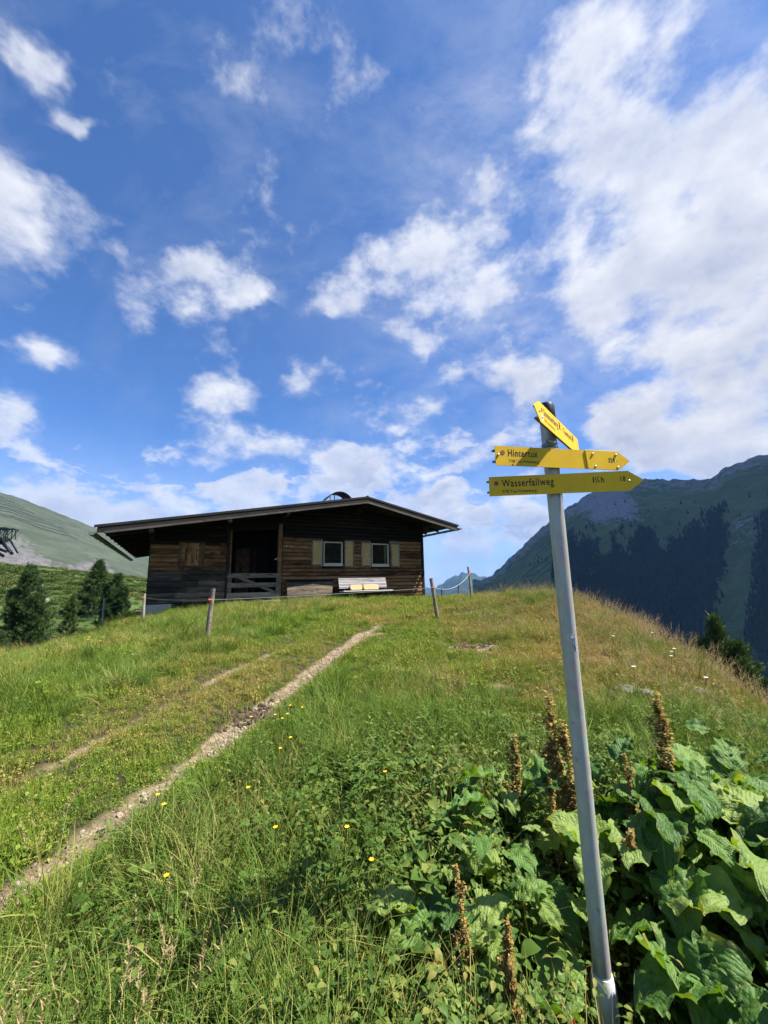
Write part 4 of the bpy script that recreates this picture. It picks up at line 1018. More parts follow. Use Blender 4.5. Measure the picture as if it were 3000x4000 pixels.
class Leafs:
    """collects blades and leaves into one prototype mesh with a tint per vertex"""
    def __init__(s, seed): s.r = np.random.default_rng(seed); s.V = []; s.F = []; s.T = []
    def blade(s, base, az, h, w, bend, tint, lean=0., seg=3):
        d = np.array([np.sin(az), np.cos(az), 0]); sd = np.array([d[1], -d[0], 0]); k = len(s.V)
        th = lean; p = np.array(base, float); st = h/seg
        tw = s.r.uniform(-.6, .6)
        for i in range(seg+1):
            q = i/seg; ww = w*.5*(1-q**1.6)
            s_ = sd*np.cos(tw*q)+d*np.sin(tw*q)
            if i < seg: s.V += [p-s_*ww, p+s_*ww]; s.T += [tint*.8+.1*q]*2
            else: s.V += [p]; s.T += [min(1, tint+.25)]
            p = p+(d*np.sin(th)+np.array([0, 0, np.cos(th)]))*st; th += bend/seg
        for i in range(seg-1): a = k+2*i; s.F += [(a, a+1, a+3), (a, a+3, a+2)]
        a = k+2*(seg-1); s.F.append((a, a+1, a+2))
    def leaf(s, base, az, L, w, pitch, tint, curl=.6):
        """ovate leaf folded along its midrib"""
        d = np.array([np.sin(az), np.cos(az), 0]); sd = np.array([d[1], -d[0], 0]); k = len(s.V); p = np.array(base, float); th = pitch
        prof = [0, .75, 1.0, .7, 0]; n = 4
        for i in range(n+1):
            ww = w*.5*prof[i]; up = np.array([0, 0, 1.])
            if i in (0, n): s.V.append(p); s.T.append(tint)
            else: s.V += [p-sd*ww+up*ww*.35, p, p+sd*ww+up*ww*.35]; s.T += [tint+.08, tint-.05, tint+.08]
            p = p+(d*np.cos(th)+up*np.sin(th))*(L/n); th -= curl/n
        s.F += [(k, k+2, k+1), (k, k+3, k+2)]
        for i in range(2):
            a = k+1+3*i; s.F += [(a, a+1, a+4), (a, a+4, a+3), (a+1, a+2, a+5), (a+1, a+5, a+4)]
        a = k+7; s.F += [(a, a+1, a+3), (a+1, a+2, a+3)]
    def mesh(s, name, mat):
        me = np_mesh(name, np.array(s.V), np.array(s.F), mat, False); fattr(me, 'tint', np.clip(s.T, 0, 1)); return me
def p_short(i, mat='grass'):
    l = Leafs(100+i); r = l.r
    for _ in range(42):
        a = r.uniform(0, 6.28); q = .075*np.sqrt(r.random()); l.blade((q*np.sin(a), q*np.cos(a), -.012), r.uniform(0, 6.28), r.uniform(.035, .115), r.uniform(.0025, .0048), r.uniform(.2, 1.5), r.random(), r.uniform(0, .5), 2)
    for _ in range(7):
        a = r.uniform(0, 6.28); q = .075*np.sqrt(r.random()); l.leaf((q*np.sin(a), q*np.cos(a), r.uniform(.01, .04)), r.uniform(0, 6.28), r.uniform(.015, .032), r.uniform(.012, .02), r.uniform(-.1, .7), r.uniform(.2, .8))
    return l.mesh('short_clump', M[mat])
def p_long(i):
    l = Leafs(200+i); r = l.r; az0 = r.uniform(0, 6.28)
    for _ in range(46):
        a = r.uniform(0, 6.28); q = .07*np.sqrt(r.random()); l.blade((q*np.sin(a), q*np.cos(a), -.02), az0+r.normal(0, 1.0), r.uniform(.14, .42), r.uniform(.003, .0062), r.uniform(.5, 2.1), r.random(), r.uniform(.05, .6), 4)
    return l.mesh('long_clump', M['long_grass'])
def p_straw(i):
    l = Leafs(300+i); r = l.r
    for _ in range(7):
        a = r.uniform(0, 6.28); q = .06*np.sqrt(r.random()); az = r.uniform(0, 6.28); h = r.uniform(.26, .52); b = r.uniform(.1, .7); ln = r.uniform(0, .3); t = r.random()
        k0 = len(l.V); l.blade((q*np.sin(a), q*np.cos(a), -.02), az, h, .0022, b, t*.5, ln, 4)
        tip = np.array(l.V[-1]); pre = np.array(l.V[-3]); dv = (tip-pre)/np.linalg.norm(tip-pre)
        for j in range(16):
            s = j/16; c = tip-dv*h*.26*s; az2 = r.uniform(0, 6.28)
            l.blade(c, az2, r.uniform(.010, .026)*(.5+s), .0035, .4, .4+.6*r.random(), r.uniform(.3, 1.1), 1+1)
    return l.mesh('straw_clump', M['straw'])
def p_herb(i):
    l = Leafs(400+i); r = l.r
    for s_ in range(3):
        bx, by = r.normal(0, .05, 2); h = r.uniform(.14, .36); az = r.uniform(0, 6.28); ln = r.uniform(0, .3); az2 = r.uniform(0, 6.28)
        l.blade((bx, by, -.02), az, h, .006, .25, .3, ln, 3)
        n = int(h/.045)
        for j in range(1, n+1):
            q = j/n; c = np.array([bx+np.sin(az)*np.sin(ln+.1*q)*h*q, by+np.cos(az)*np.sin(ln+.1*q)*h*q, h*q*np.cos(ln)-.02])
            sz = r.uniform(.032, .058)*(1-.45*q)
            for k in range(2): l.leaf(c, az2+j*1.57+k*3.14+r.normal(0, .2), sz, sz*.5, r.uniform(-.1, .5), r.uniform(.1, .95), .9)
    return l.mesh('herb', M['herb'])
def p_broad(i):
    l = Leafs(500+i); r = l.r
    for j in range(9):
        az = r.uniform(0, 6.28); L = r.uniform(.03, .065); q = r.uniform(.02, .06); hh = r.uniform(.03, .18)
        b = np.array([q*np.sin(az), q*np.cos(az), hh]); l.blade((0, 0, -.01), az, np.hypot(q, hh)*1.02, .003, .1, .3, np.arctan2(q, hh), 2)
        l.leaf(b, az+r.normal(0, .4), L, L*r.uniform(.65, .95), r.uniform(-.3, .5), r.uniform(.2, 1.0), .8)
    return l.mesh('broad_herb', M['herb'])
def p_shrub(i):
    l = Leafs(600+i); r = l.r
    for j in range(150):
        v = r.normal(0, 1, 3); v /= np.linalg.norm(v); v[2] = abs(v[2]); c = v*np.array([.6, .6, .42])*r.uniform(.55, 1.05)
        l.leaf(c, r.uniform(0, 6.28), r.uniform(.10, .2), .09, r.uniform(-.2, 1.2), np.clip(.2+.6*v[2]+r.normal(0, .15), 0, 1), .5)
    return l.mesh('shrub', M['shrub'])
C_short = proto_collection('short_clump', [p_short(i) for i in range(8)]); C_dry = proto_collection('dry_clump', [p_short(i, 'grass_dry') for i in range(8)])
C_long = proto_collection('long_clump', [p_long(i) for i in range(8)])
C_straw = proto_collection('straw_clump', [p_straw(i) for i in range(6)])
C_herb = proto_collection('herb', [p_herb(i) for i in range(6)]+[p_broad(i) for i in range(4)])
C_shrub = proto_collection('shrub', [p_shrub(i) for i in range(5)])

def fan(n, r0, r1, a0=-58, a1=58, power=1.0):
    a = np.radians(rng.uniform(a0, a1, n)); u = rng.random(n); r = r0+(r1-r0)*u**power
    return r*np.sin(a), r*np.cos(a), r
def hut_clear(x, y):
    lx = (x-HO[0])*GD[0]+(y-HO[1])*GD[1]; ly = (x-HO[0])*DD[0]+(y-HO[1])*DD[1]
    return ~((lx > -.05) & (lx < 10.62) & (ly > -.04) & (ly < 10.05))
def place(n, r0, r1, dens, power=1.0, a0=-58, a1=58):
    x, y, r = fan(n, r0, r1, a0, a1, power)
    k = (rng.random(n) < dens(x, y, r)) & hut_clear(x, y) & (np.hypot(x, y) > .9) & (np.hypot(x-.72, y-1.6) > .12) & (np.hypot(x-.64, y-1.42) > .13)
    x, y, r = x[k], y[k], r[k]; return x, y, ground_h(x, y), r
def nettle_area(x, y): return np.exp(-(((x-.08)/.50)**2+((y-2.15)/.75)**2)**1.5)
def dock_area(x, y):
    return np.clip(np.exp(-(((x-1.15)/.75)**2+((y-1.85)/.62)**2)**2)+np.exp(-(((x-.45)/.28)**2+((y-1.75)/.45)**2)**2), 0, 1)
def tuft_region(x, y):     # where the grass is left long: bank right of the track, left slope, mound
    t = track_dist(x, y); p = fbm(x*.8, y*.8, 3, 41)
    bank = sstep(.88, 1.15, t)*sstep(6.5, 3.2, y)*(.6+.6*sstep(.6, -.8, x))
    left = sstep(-.95, -1.5, t)*.9
    mound = np.exp(-((x-4.2)/1.6)**2-((y-10.8)/2.4)**2)
    rightslope = sstep(1.0, 3.0, x)*.35
    tuss = .5*sstep(.60, .74, fbm(x*1.9, y*1.9, 2, 47))*sstep(.8, 1.2, np.abs(t))*(1-.8*sstep(7, 9, y)*(x < 2))
    return np.clip(np.maximum.reduce([bank, left, mound, rightslope])*(.25+1.3*sstep(.35, .65, p))+tuss, 0, 1)
# short meadow grass
x, y, z, r = place(105000, .9, 27, lambda x, y, r: (1-.985*np.clip(rut_mask(x, y)*1.7, 0, 1))*(1-.9*np.clip(bare_mask(x, y)*1.6, 0, 1))*(1-.85*dock_area(x, y)))
n = len(x); sc_ = (.6+.5*rng.random(n)+.9*sstep(.42, .75, fbm(x*2.2, y*2.2, 3, 91)))*np.interp(r, [1, 5, 10, 26], [.85, 1.0, 1.25, 2.0]); 
edge = (np.abs(track_dist(x, y)) < 1.3) & (y < 9); sc_[edge] *= .72
lean = .22
rot = np.stack([rng.normal(0, lean, n), rng.normal(.12, lean, n), rng.uniform(0, 6.28, n)], -1)
dryp = .62*sstep(.2, 2.2, x)*sstep(2.4, 4, y)*sstep(13, 9, y)*(.4+1.2*sstep(.35, .65, fbm(x*.9, y*.9, 3, 95)))+.18*sstep(-.9, -.3, -np.abs(track_dist(x, y)+.2))
dr = rng.random(n) < dryp; P3 = np.stack([x, y, z], -1); ix = rng.integers(0, 8, n)
scatter('grass', 'short green meadow grass covering the knoll', P3[~dr], rot[~dr], sc_[~dr], ix[~dr], C_short)
scatter('sunburnt_grass', 'short sunburnt yellowish grass on the right slope and track', P3[dr], rot[dr], sc_[dr], ix[dr], C_dry)
# long grass
x, y, z, r = place(46000, 1.0, 24, lambda x, y, r: tuft_region(x, y)*np.interp(r, [1, 4, 24], [1, .8, .5])*(1-np.clip(rut_mask(x, y)*2+bare_mask(x, y)*1.5, 0, 1))*(1-.9*dock_area(x, y))*(1-.35*nettle_area(x, y)), 1.15)
n = len(x); sc_ = (.5+.8*rng.random(n)**1.5)*np.interp(r, [1, 6, 24], [1.0, .9, 1.1]); sc_[(y > 3.8) & (x > -.5) & (x < 3.2)] *= .62
rot = np.stack([rng.normal(.1, .25, n), rng.normal(.35, .3, n), rng.uniform(0, 6.28, n)], -1)
scatter('long_grass', 'long bent grass tufts on the bank and the left slope', np.stack([x, y, z], -1), rot, sc_, rng.integers(0, 8, n), C_long)
# dry stalks with seed heads
def straw_d(x, y, r):
    p = fbm(x*.7, y*.7, 3, 51)
    return np.clip(sstep(-.2, 1.5, x-(.2*y-.6))*.6*sstep(1.8, 3.2, y)*sstep(.35, .6, p)+sstep(-1.6, -2.6, track_dist(x, y))*.22*sstep(.4, .6, p)+sstep(3.6, 5.2, x-.0*y)*.28*sstep(3.5, 5, y)*sstep(12, 8, y)+sstep(.8, 1.4, track_dist(x, y))*sstep(5.5, 2.5, y)*.30*sstep(.42, .6, p), 0, 1)
x, y, z, r = place(26000, 1.2, 20, lambda x, y, r: straw_d(x, y, r)*(1-.8*dock_area(x, y)), 1.1); n = len(x)
rot = np.stack([rng.normal(0, .22, n), rng.normal(.1, .22, n), rng.uniform(0, 6.28, n)], -1)
scatter('dry_grass', 'dry straw-coloured grass stalks with seed heads', np.stack([x, y, z], -1), rot, (.6+.6*rng.random(n))*np.where((y > 3.5) & (x < 3.3), .75, 1), rng.integers(0, 6, n), C_straw)
# nettles and other broad herbs
def herb_d(x, y, r):
    p = fbm(x*1.1, y*1.1, 3, 61)
    a = sstep(.9, 1.8, track_dist(x, y))*sstep(3.9, 2.4, y-.25*np.maximum(x, 0))*(.10+sstep(-.7, .25, x))*sstep(.25, .6, p)
    return np.clip(a+.5*nettle_area(x, y)+.07+.10*sstep(.5, .65, p), 0, 1)*(1-.75*dock_area(x, y))
x, y, z, r = place(26000, .95, 12, herb_d, 1.35); n = len(x)
rot = np.stack([rng.normal(0, .2, n), rng.normal(0, .2, n), rng.uniform(0, 6.28, n)], -1)
ii = rng.integers(0, 10, n); sc_ = (.6+.55*rng.random(n))*(1+.35*nettle_area(x, y)); sc_[y > 3.6] *= .5; sc_[track_dist(x, y) < .9] *= .4
scatter('undergrowth', 'nettles and leafy herbs growing thickly on the bank', np.stack([x, y, z], -1), rot, sc_, ii, C_herb)
# shrubs on the hillside to the left
x, y, z, r = place(15000, 24, 165, lambda x, y, r: sstep(.34, .52, fbm(x/9, y/9, 3, 71))*.95+.12, 1.0, -62, -8)
n = len(x); rot = np.stack([rng.normal(0, .1, n), rng.normal(0, .1, n), rng.uniform(0, 6.28, n)], -1)
scatter('shrubs', 'low alpine shrubs and heath covering the hillside on the left', np.stack([x, y, z-.05], -1), rot, (.5+1.0*rng.random(n)**2)*np.interp(r, [24, 60, 165], [.55, .9, 1.5]), rng.integers(0, 5, n), C_shrub)
# gravel in the ruts
def stone_mesh(seed, mat, sq=.65):
    r = random.Random(seed); bm = bmesh.new(); bmesh.ops.create_icosphere(bm, subdivisions=1, radius=1)
    for v in bm.verts: v.co *= r.uniform(.72, 1.18); v.co.z *= sq
    me = bpy.data.meshes.new('stone'); bm.to_mesh(me); bm.free(); me.materials.append(mat); return me
mg, gg = material('gravel'); rn = gg.n('ShaderNodeObjectInfo').outputs['Random']; P = gg.n('ShaderNodeTexCoord').outputs['Object']
finish(gg, pbsdf(gg, gg.mix(gg.noise(P, 2.5, 4), gg.ramp(rn, [(0, (.13, .095, .06)), (.5, (.30, .24, .17)), (.85, (.42, .36, .28)), (1, (.62, .58, .52))]), (.22, .17, .11)), .9, gg.noise(P, 5, 4), .3, .05))
M['gravel'] = mg
C_stone = proto_collection('gravel_stone', [stone_mesh(i, mg) for i in range(6)])
x, y, z, r = place(120000, 1.2, 10.5, lambda x, y, r: np.clip(rut_mask(x, y)*.8-.25, 0, .4)+.001, 1.0, -50, 12); n = len(x)
rot = rng.uniform(0, 6.28, (n, 3))
scatter('gravel', 'pale gravel stones lying in the ruts of the track', np.stack([x, y, z+.002], -1), rot, .003+.020*rng.random(n)**5+.004*rng.random(n), rng.integers(0, 6, n), C_stone)
C_clod = proto_collection('clod', [stone_mesh(20+i, M['earth'], .8) for i in range(4)])
n = 260; a = rng.normal(0, 1, (n, 2))*np.array([.16, .14])+np.array([-1.34, 4.08])
a2 = np.concatenate([np.stack([rng.normal(bx, br*.45, 120), rng.normal(by, br*.3, 120)], -1) for bx, by, br in ((1.35, 6.4, .5), (2.0, 9.3, .55), (2.55, 4.25, .3))]); a = np.concatenate([a, a2]); n = len(a)
scatter('mud_clods', 'dark clods of mud on the track and in bare patches', np.concatenate([a, (ground_h(a[:, 0], a[:, 1])+.004)[:, None]], 1), rng.uniform(0, 6.28, (n, 3)), .008+.03*rng.random(n)**2, rng.integers(0, 4, n), C_clod)

# ------------------------------------------------------------------ alpine dock plants: every leaf and seed spike its own part
def leaf_mesh(seed, asp=.78, wav=.05):
    r = np.random.default_rng(seed); nu, nv = 30, 13
    U, Vv = np.meshgrid(np.linspace(-1, 1, nv), np.linspace(0, 1, nu), indexing='xy')
    U = U.T; Vv = Vv.T   # (nv, nu)
    prof = np.interp(Vv, [0, .04, .14, .3, .5, .7, .85, .95, 1], [.28, .62, .92, 1.0, .93, .74, .50, .24, .02])
    ph = r.uniform(0, 6.28, 3); ed = np.abs(U)**2.5
    prof = prof*(1+ed*(.08*np.sin(Vv*27+ph[0]+U*2)+.05*np.sin(Vv*53+ph[1])+.04*np.sin(Vv*88+ph[2])))
    X = U*prof*.5*asp; Yl = Vv-.07*(1-np.abs(U))*0-.12*np.abs(U)*(Vv < .2)*(1-Vv/.2)
    arch = r.uniform(.5, 1.2)
    Z = .30*np.abs(X)*r.uniform(.2, 1.1)+ed*wav*1.6*np.sin(Vv*19+ph[2]+np.sign(U)*1.3)+.018*np.sin(Vv*40+U*9+ph[1])+.03*np.sin(U*7+Vv*5+ph[0])+.02*np.sin(Vv*17+ph[1])*(1-ed)
    th = -arch*Vv; Yb = np.sin(np.clip(arch*Vv, 1e-4, None))/arch; Zb = -(1-np.cos(arch*Vv))/arch
    Vt = np.stack([X, Yl*0+Yb+(Yl-Vv), Z+Zb], -1).reshape(-1, 3)
    me = np_mesh('leaf', Vt, grid_faces(nv, nu), M['dock'])
    a = me.attributes.new('leafuv', 'FLOAT_VECTOR', 'POINT'); a.data.foreach_set('vector', np.stack([U, Vv, U*0], -1).astype(np.float32).ravel())
    return me
LEAF = [leaf_mesh(700+i, random.uniform(.68, .95), random.uniform(.03, .07)) for i in range(8)]
STALK = MB().tube([(0, 0, 0), (0, .05, .35), (0, .22, .72), (0, .5, 1)], [.022, .018, .015, .012], 7).mesh('stalk', M['herb'])
SPIKES = []
for i in range(4):
    l = Leafs(800+i); r = l.r; H = 1.0
    l.blade((0, 0, 0), 0, H, .014, .05, .2, 0, 4)
    def beads(p0, dv, ln, rad, cnt):
        for j in range(cnt):
            q = r.random(); a = r.uniform(0, 6.28); rr_ = rad*(1-.6*q)*np.sqrt(r.random())
            c = p0+dv*ln*q+np.array([rr_*np.sin(a), rr_*np.cos(a), r.normal(0, rad*.4)])
            l.leaf(c, r.uniform(0, 6.28), r.uniform(.012, .024), .013, r.uniform(-.8, .9), np.clip(r.normal(.45, .3), 0, 1), .6)
    beads(np.array([0, 0, .42]), np.array([0, 0, 1.]), .56, .032, 380)
    for j in range(14):
        zc = r.uniform(.28, .86); az = r.uniform(0, 6.28); th = r.uniform(.15, .5); ln = r.uniform(.08, .26)*(1.15-zc)
        dv = np.array([np.sin(az)*np.sin(th), np.cos(az)*np.sin(th), np.cos(th)])
        l.blade((0, 0, zc), az, ln, .006, 0, .3, th, 2); beads(np.array([0, 0, zc])+dv*ln*.15, dv, ln*.95, .027, int(ln*700))
    SPIKES.append(l.mesh('seed_spike', M['seed']))
def link(name, me, parent, loc, rot, scale):
    o = bpy.data.objects.new(name, me); COL.objects.link(o); o.parent = parent; o.location = loc; o.rotation_euler = rot; o.scale = scale if hasattr(scale, '__len__') else (scale,)*3; return o
rd = random.Random(12)
def dock(x, y, label, n, size, hgt, spikes=()):
    p = empty('dock_plant', (x, y, gh(x, y))); tag(p, label, 'plant', 'alpine dock around the signpost')
    a0 = rd.uniform(0, 6.28)
    n = int(n*1.6)
    for i in range(n):
        az = a0+i*2.4+rd.uniform(-.3, .3); h = hgt*rd.uniform(.45, 1.1)*(1 if i < n*.7 else .55); q = rd.uniform(.05, .16)*(1+i/n)
        sz = size*rd.uniform(.5, 1.0); pitch = rd.uniform(-.35, .8)
        lx, ly = q*math.sin(-az), q*math.cos(-az)
        ex, ey = x+lx+sz*.45*math.sin(-az), y+ly+sz*.45*math.cos(-az)
        if abs(ex*.911-ey*.412) < .09 and ex*.412+ey*.911 < 1.80: continue
        # stalk rises from the root and carries the leaf outwards
        link('stalk', STALK, p, (0, 0, 0), (0, 0, az), (h, q*2, h))
        link('leaf', LEAF[rd.randrange(8)], p, (lx, ly, h), (pitch, rd.uniform(-.5, .5), az+rd.uniform(-.4, .4)), sz)
    for dx, dy, H, lean, az in spikes:
        link('seed_spike', SPIKES[rd.randrange(4)], p, (dx, dy, 0), (lean*math.cos(az), lean*math.sin(az), rd.uniform(0, 6.28)), (H*rd.uniform(1.0, 1.45), H*rd.uniform(1.0, 1.45), H*.92))
    return p
dock(.60, 2.22, 'dock plant left of the signpost with a bent brown seed spike', 7, .24, .36, [(.02, -.02, .62, .1, 1)])
dock(.36, 1.74, 'dock plant with pale torn leaves left of the foot of the signpost', 6, .24, .26, [(-.10, -.22, .50, .1, 0)])
dock(.90, 2.20, 'dock plant behind the pole with two tall brown seed spikes', 6, .23, .34, [(-.06, -.08, .86, .03, 0), (.0, -.12, .74, .05, 2)])
dock(1.13, 2.08, 'dock plant just right of the pole with a crooked brown spike', 7, .26, .37, [(.05, -.03, .60, .08, 1), (-.12, -.12, .48, .5, -1)])
dock(1.42, 2.12, 'dock plant right of the pole under the broadest brown spike', 8, .29, .40, [(-.05, .02, .84, .04, 1), (.03, .05, .78, .08, 0)])
dock(1.17, 1.72, 'dock plant with a long pale leaf right of the foot of the signpost', 7, .30, .27)
dock(1.36, 1.82, 'dock plant in the middle of the patch on the right', 8, .28, .36)
dock(1.26, 1.47, 'dock plant with the largest backlit yellow-green leaf at lower right', 9, .29, .30)
dock(1.12, 1.24, 'dock plant at the bottom border beside the pole foot', 5, .25, .14)
dock(.30, 1.42, 'dock plant at the bottom border left of the pole', 6, .27, .20, [(.06, .05, .46, .15, 2)])
dock(2.15, 2.62, 'dock plant highest up the slope near the right border', 5, .22, .32)
dock(.80, 1.98, 'low dock plant hiding the pole from behind', 5, .22, .24, [(-.03, .05, .55, .05, 0)])
dock(1.56, 1.78, 'dock plant with a long leaning brown spike at the right border', 6, .28, .36, [(-.06, -.02, .66, .25, -1.4), (.0, -.05, .56, .3, -1.2)])
dock(.12, 1.52, 'small dock plant among nettles at the bottom centre', 4, .20, .20)
dock(1.75, 2.30, 'dock plant at the right behind the leaning spike', 6, .25, .36)
dock(.42, 1.98, 'dock plant in the dark gap left of the pole', 4, .17, .30)
for (x, y, n, sz, hg, lab) in ((1.00, 1.90, 6, .24, .33, 'dock plant touching the right side of the pole'), (1.58, 2.02, 7, .27, .38, 'dock plant between the broad spike and the right border'), (1.38, 1.56, 7, .28, .33, 'dock plant low at the right with overlapping leaves'),
        (1.50, 1.40, 6, .27, .30, 'dock plant in the lower right corner of the picture'), (.56, 1.98, 5, .20, .32, 'dock plant under the bent spike left of the pole'), (1.92, 2.28, 6, .24, .34, 'dock plant at the upper right end of the patch'),
        (1.22, 1.92, 7, .25, .36, 'dock plant under the crooked spike right of the pole'), (.50, 1.52, 6, .22, .22, 'dock plant whose leaves reach the red leaf'), (.24, 1.66, 5, .20, .24, 'dock plant at the edge of the nettles left of the pole'),
        (.30, 1.98, 5, .18, .28, 'smallest dock plant, among nettles left of the dark gap'), (1.02, 1.42, 6, .24, .18, 'dock plant low at the bottom between the pole and the large leaf'), (1.70, 1.62, 6, .27, .36, 'dock plant cut off by the right border'), (1.15, 2.38, 5, .20, .34, 'dock plant behind the patch on the right, below the meadow')):
    dock(x, y, lab, n, sz, hg)
# faded leaves
for (x, y, z, sz, mat, lab, rt) in ((.17, 1.52, .30, .085, 'dead_leaf', 'yellow withered leaf among the nettles, upper of two', (.5, .3, 1)), (.05, 1.40, .22, .08, 'dead_leaf', 'yellow withered leaf at the bottom border, lower of two', (.3, -.3, 2.5)),
                          (.53, 1.36, .22, .045, 'red_leaf', 'small bright red leaf left of the pole foot', (1.2, .2, .4))):
    me = LEAF[3].copy(); me.materials.clear(); me.materials.append(M[mat]); o = bpy.data.objects.new('withered_leaf', me); COL.objects.link(o)
    o.location = (x, y, z); o.rotation_euler = rt; o.scale = (sz*1.1, sz*1.5, sz*1.5); tag(o, lab, 'leaf')
# flowers
def flower(x, y, h, mat, label, group, r=.011, flat=False):
    z = gh(x, y); f = empty('flower', (x, y, z)); tag(f, label, 'flower', group)
    lx, ly = rd.uniform(-.05, .05), rd.uniform(-.05, .05)
    MB().tube([(0, 0, 0), (lx*.5, ly*.5, h*.6), (lx, ly, h)], .0018, 5).build('stem', M['herb'], f)
    b = MB(); k = 6 if not flat else 9; T = Vector((lx, ly, h))
    for i in range(k):
        a = 6.283*i/k; e = Vector((math.cos(a), math.sin(a), .45 if not flat else .05)); s_ = Vector((-math.sin(a), math.cos(a), 0))
        b.add([T, T+e*r*.6+s_*r*.5, T+e*r*1.15, T+e*r*.6-s_*r*.5], [(0, 1, 2, 3)])
    b.build('petals', mat, f)
for x, y in ((-.83, 3.30), (-.80, 3.22), (-.76, 3.35), (-.86, 3.15), (-.72, 3.05), (-.68, 3.2), (-.60, 2.7), (-.95, 3.0), (-.64, 2.62), (-1.22, 2.22), (-1.05, 1.95), (-.72, 2.1), (-.50, 1.95), (-.22, 1.85), (-.10, 1.75), (-.02, 2.35), (-.17, 1.7), (-.9, 1.7), (.3, 2.6)):
    flower(x, y, rd.uniform(.26, .40), M['flower'], 'small yellow buttercup in the cluster beside the gravel rut' if y > 2.9 and x < 0 else 'small yellow buttercup scattered low on the grassy bank', 'buttercups beside the rut' if y > 2.9 and x < 0 else 'buttercups low on the bank', .0105)
for x, y in ((-4.6, 6.2), (-4.5, 6.3), (-4.3, 6.1), (-4.75, 6.35)):
    flower(x, y, .3, M['flower'], 'yellow buttercup in the long grass of the left slope', 'buttercups on the left slope', .02)
for x, y in ((3.4, 4.9), (3.48, 4.93), (3.1, 5.6), (3.9, 5.5), (3.2, 4.2), (4.2, 6.4), (2.4, 4.0)):
    flower(x, y, rd.uniform(.22, .36), M['flower_white'], 'flat white yarrow head on the right slope', 'yarrow on the right slope', .019, True)
# rocks
def rock(x, y, s_, label, mat='stone', sq=.6, dz=.0):
    r = random.Random(int(x*100+y*10)); bm = bmesh.new(); bmesh.ops.create_icosphere(bm, subdivisions=3, radius=1)
    for v in bm.verts:
        q = 1+.7*(float(vnoise(np.array([v.co.x*1.7+x]), np.array([v.co.y*1.7+v.co.z*2.1+y]), 5)[0])-.5); v.co *= q; v.co.z *= sq; v.co.x = max(-.8, min(.85, v.co.x)); v.co.y = max(-.75, min(.8, v.co.y))
    me = bpy.data.meshes.new('rock'); bm.to_mesh(me); bm.free(); me.materials.append(M[mat]); o = bpy.data.objects.new('rock', me); COL.objects.link(o)
    o.location = (x, y, gh(x, y)+dz); o.scale = (s_, s_*.8, s_); o.rotation_euler = (.1, .1, r.uniform(0, 6)); tag(o, label, 'rock'); return o
rock(2.52, 4.35, .14, 'brown rock sticking out of the bank right of the pole', 'stone', .5, -.01)
rock(2.66, 4.22, .10, 'smaller stone beside the brown rock on the bank', 'stone', .6, .02)
rock(3.35, 4.45, .13, 'flat pale stone in the grass near the right border', 'stone', .4, .05)
rock(2.85, 4.60, .08, 'little pale stone above the brown rock', 'stone', .6, .03)
for i, (x, y, s_, lab) in enumerate(((-36.0, 62, .9, 'pale boulder on the hillside just left of the hut corner'), (-37.5, 60, .6, 'smaller boulder beside the pale one on the hillside'), (-52, 60, .8, 'boulder among heath right of the big pine'), (-47, 66, .7, 'flat boulder high on the left hillside'), (-62, 70, 1.2, 'boulder under the hillside edge at the far left'))):
    rock(x, y, s_, lab, 'stone', .6, .2)

# ------------------------------------------------------------------ lift pylon at the left border
py = empty('lift_pylon', (-86.5, 84.0, 3.5)); tag(py, 'dark steel head of a cable car pylon at the left border', 'pylon')
ST = M['steel']
MB().tube([(-1.2, 0, -6), (-1.2, 0, 5.5)], [1.1, .8], 12).build('mast', ST, py, smooth=True)
for z, x1 in ((11.1, 4.3), (8.9, 3.7)):
    for y in (-.9, .9): MB().bar((-6, y, z), (x1, y, z+.1), .28, .34).build('beam', ST, py)
for i in range(8):
    x = -5.5+i*1.35
    for y in (-.9, .9):
        MB().bar((x, y, 9.0), (x, y, 11.1), .12, .12).build('post', ST, py)
        MB().bar((x, y, 9.0), (x+1.35, y, 11.1), .1, .1).build('brace', ST, py)
for y in (-.9, .9):
    MB().bar((4.3, y, 11.2), (5.3, y, 10.9), .16, .2).build('beam', ST, py); MB().bar((4.6, y, 10.9), (4.9, y, 8.9), .14, .14).build('brace', ST, py)
    MB().bar((-3.5, y, 6.2), (3.2, y, 8.8), .5, .55).build('strut', ST, py)
    MB().bar((-1.2, y, 7.6), (2.9, y, 5.2), .35, .5).build('strut', ST, py)
    MB().bar((-2.6, y, 8.4), (3.4, y, 6.2), .4, .5).build('strut', ST, py)
    MB().bar((3.7, y, 8.9), (5.9, y, 5.9), .25, .3).build('strut', ST, py)
for i in range(7):
    x = 2.9+i*.42; z = 8.3-i*.42
    MB().tube([(x, -.15, z), (x, .15, z)], .36, 12).build('sheave', M['sheet'], py, smooth=True)
MB().box(-5, 3.8, -1.0, 1.0, 8.55, 8.72).build('walkway', M['sheet'], py)
for y in (-1.3, 1.3):
    o = MB().tube([(-90, y+84, 9.8), (-80.6, y+84, 9.75), (-20, y+160, -4)], .05, 5)
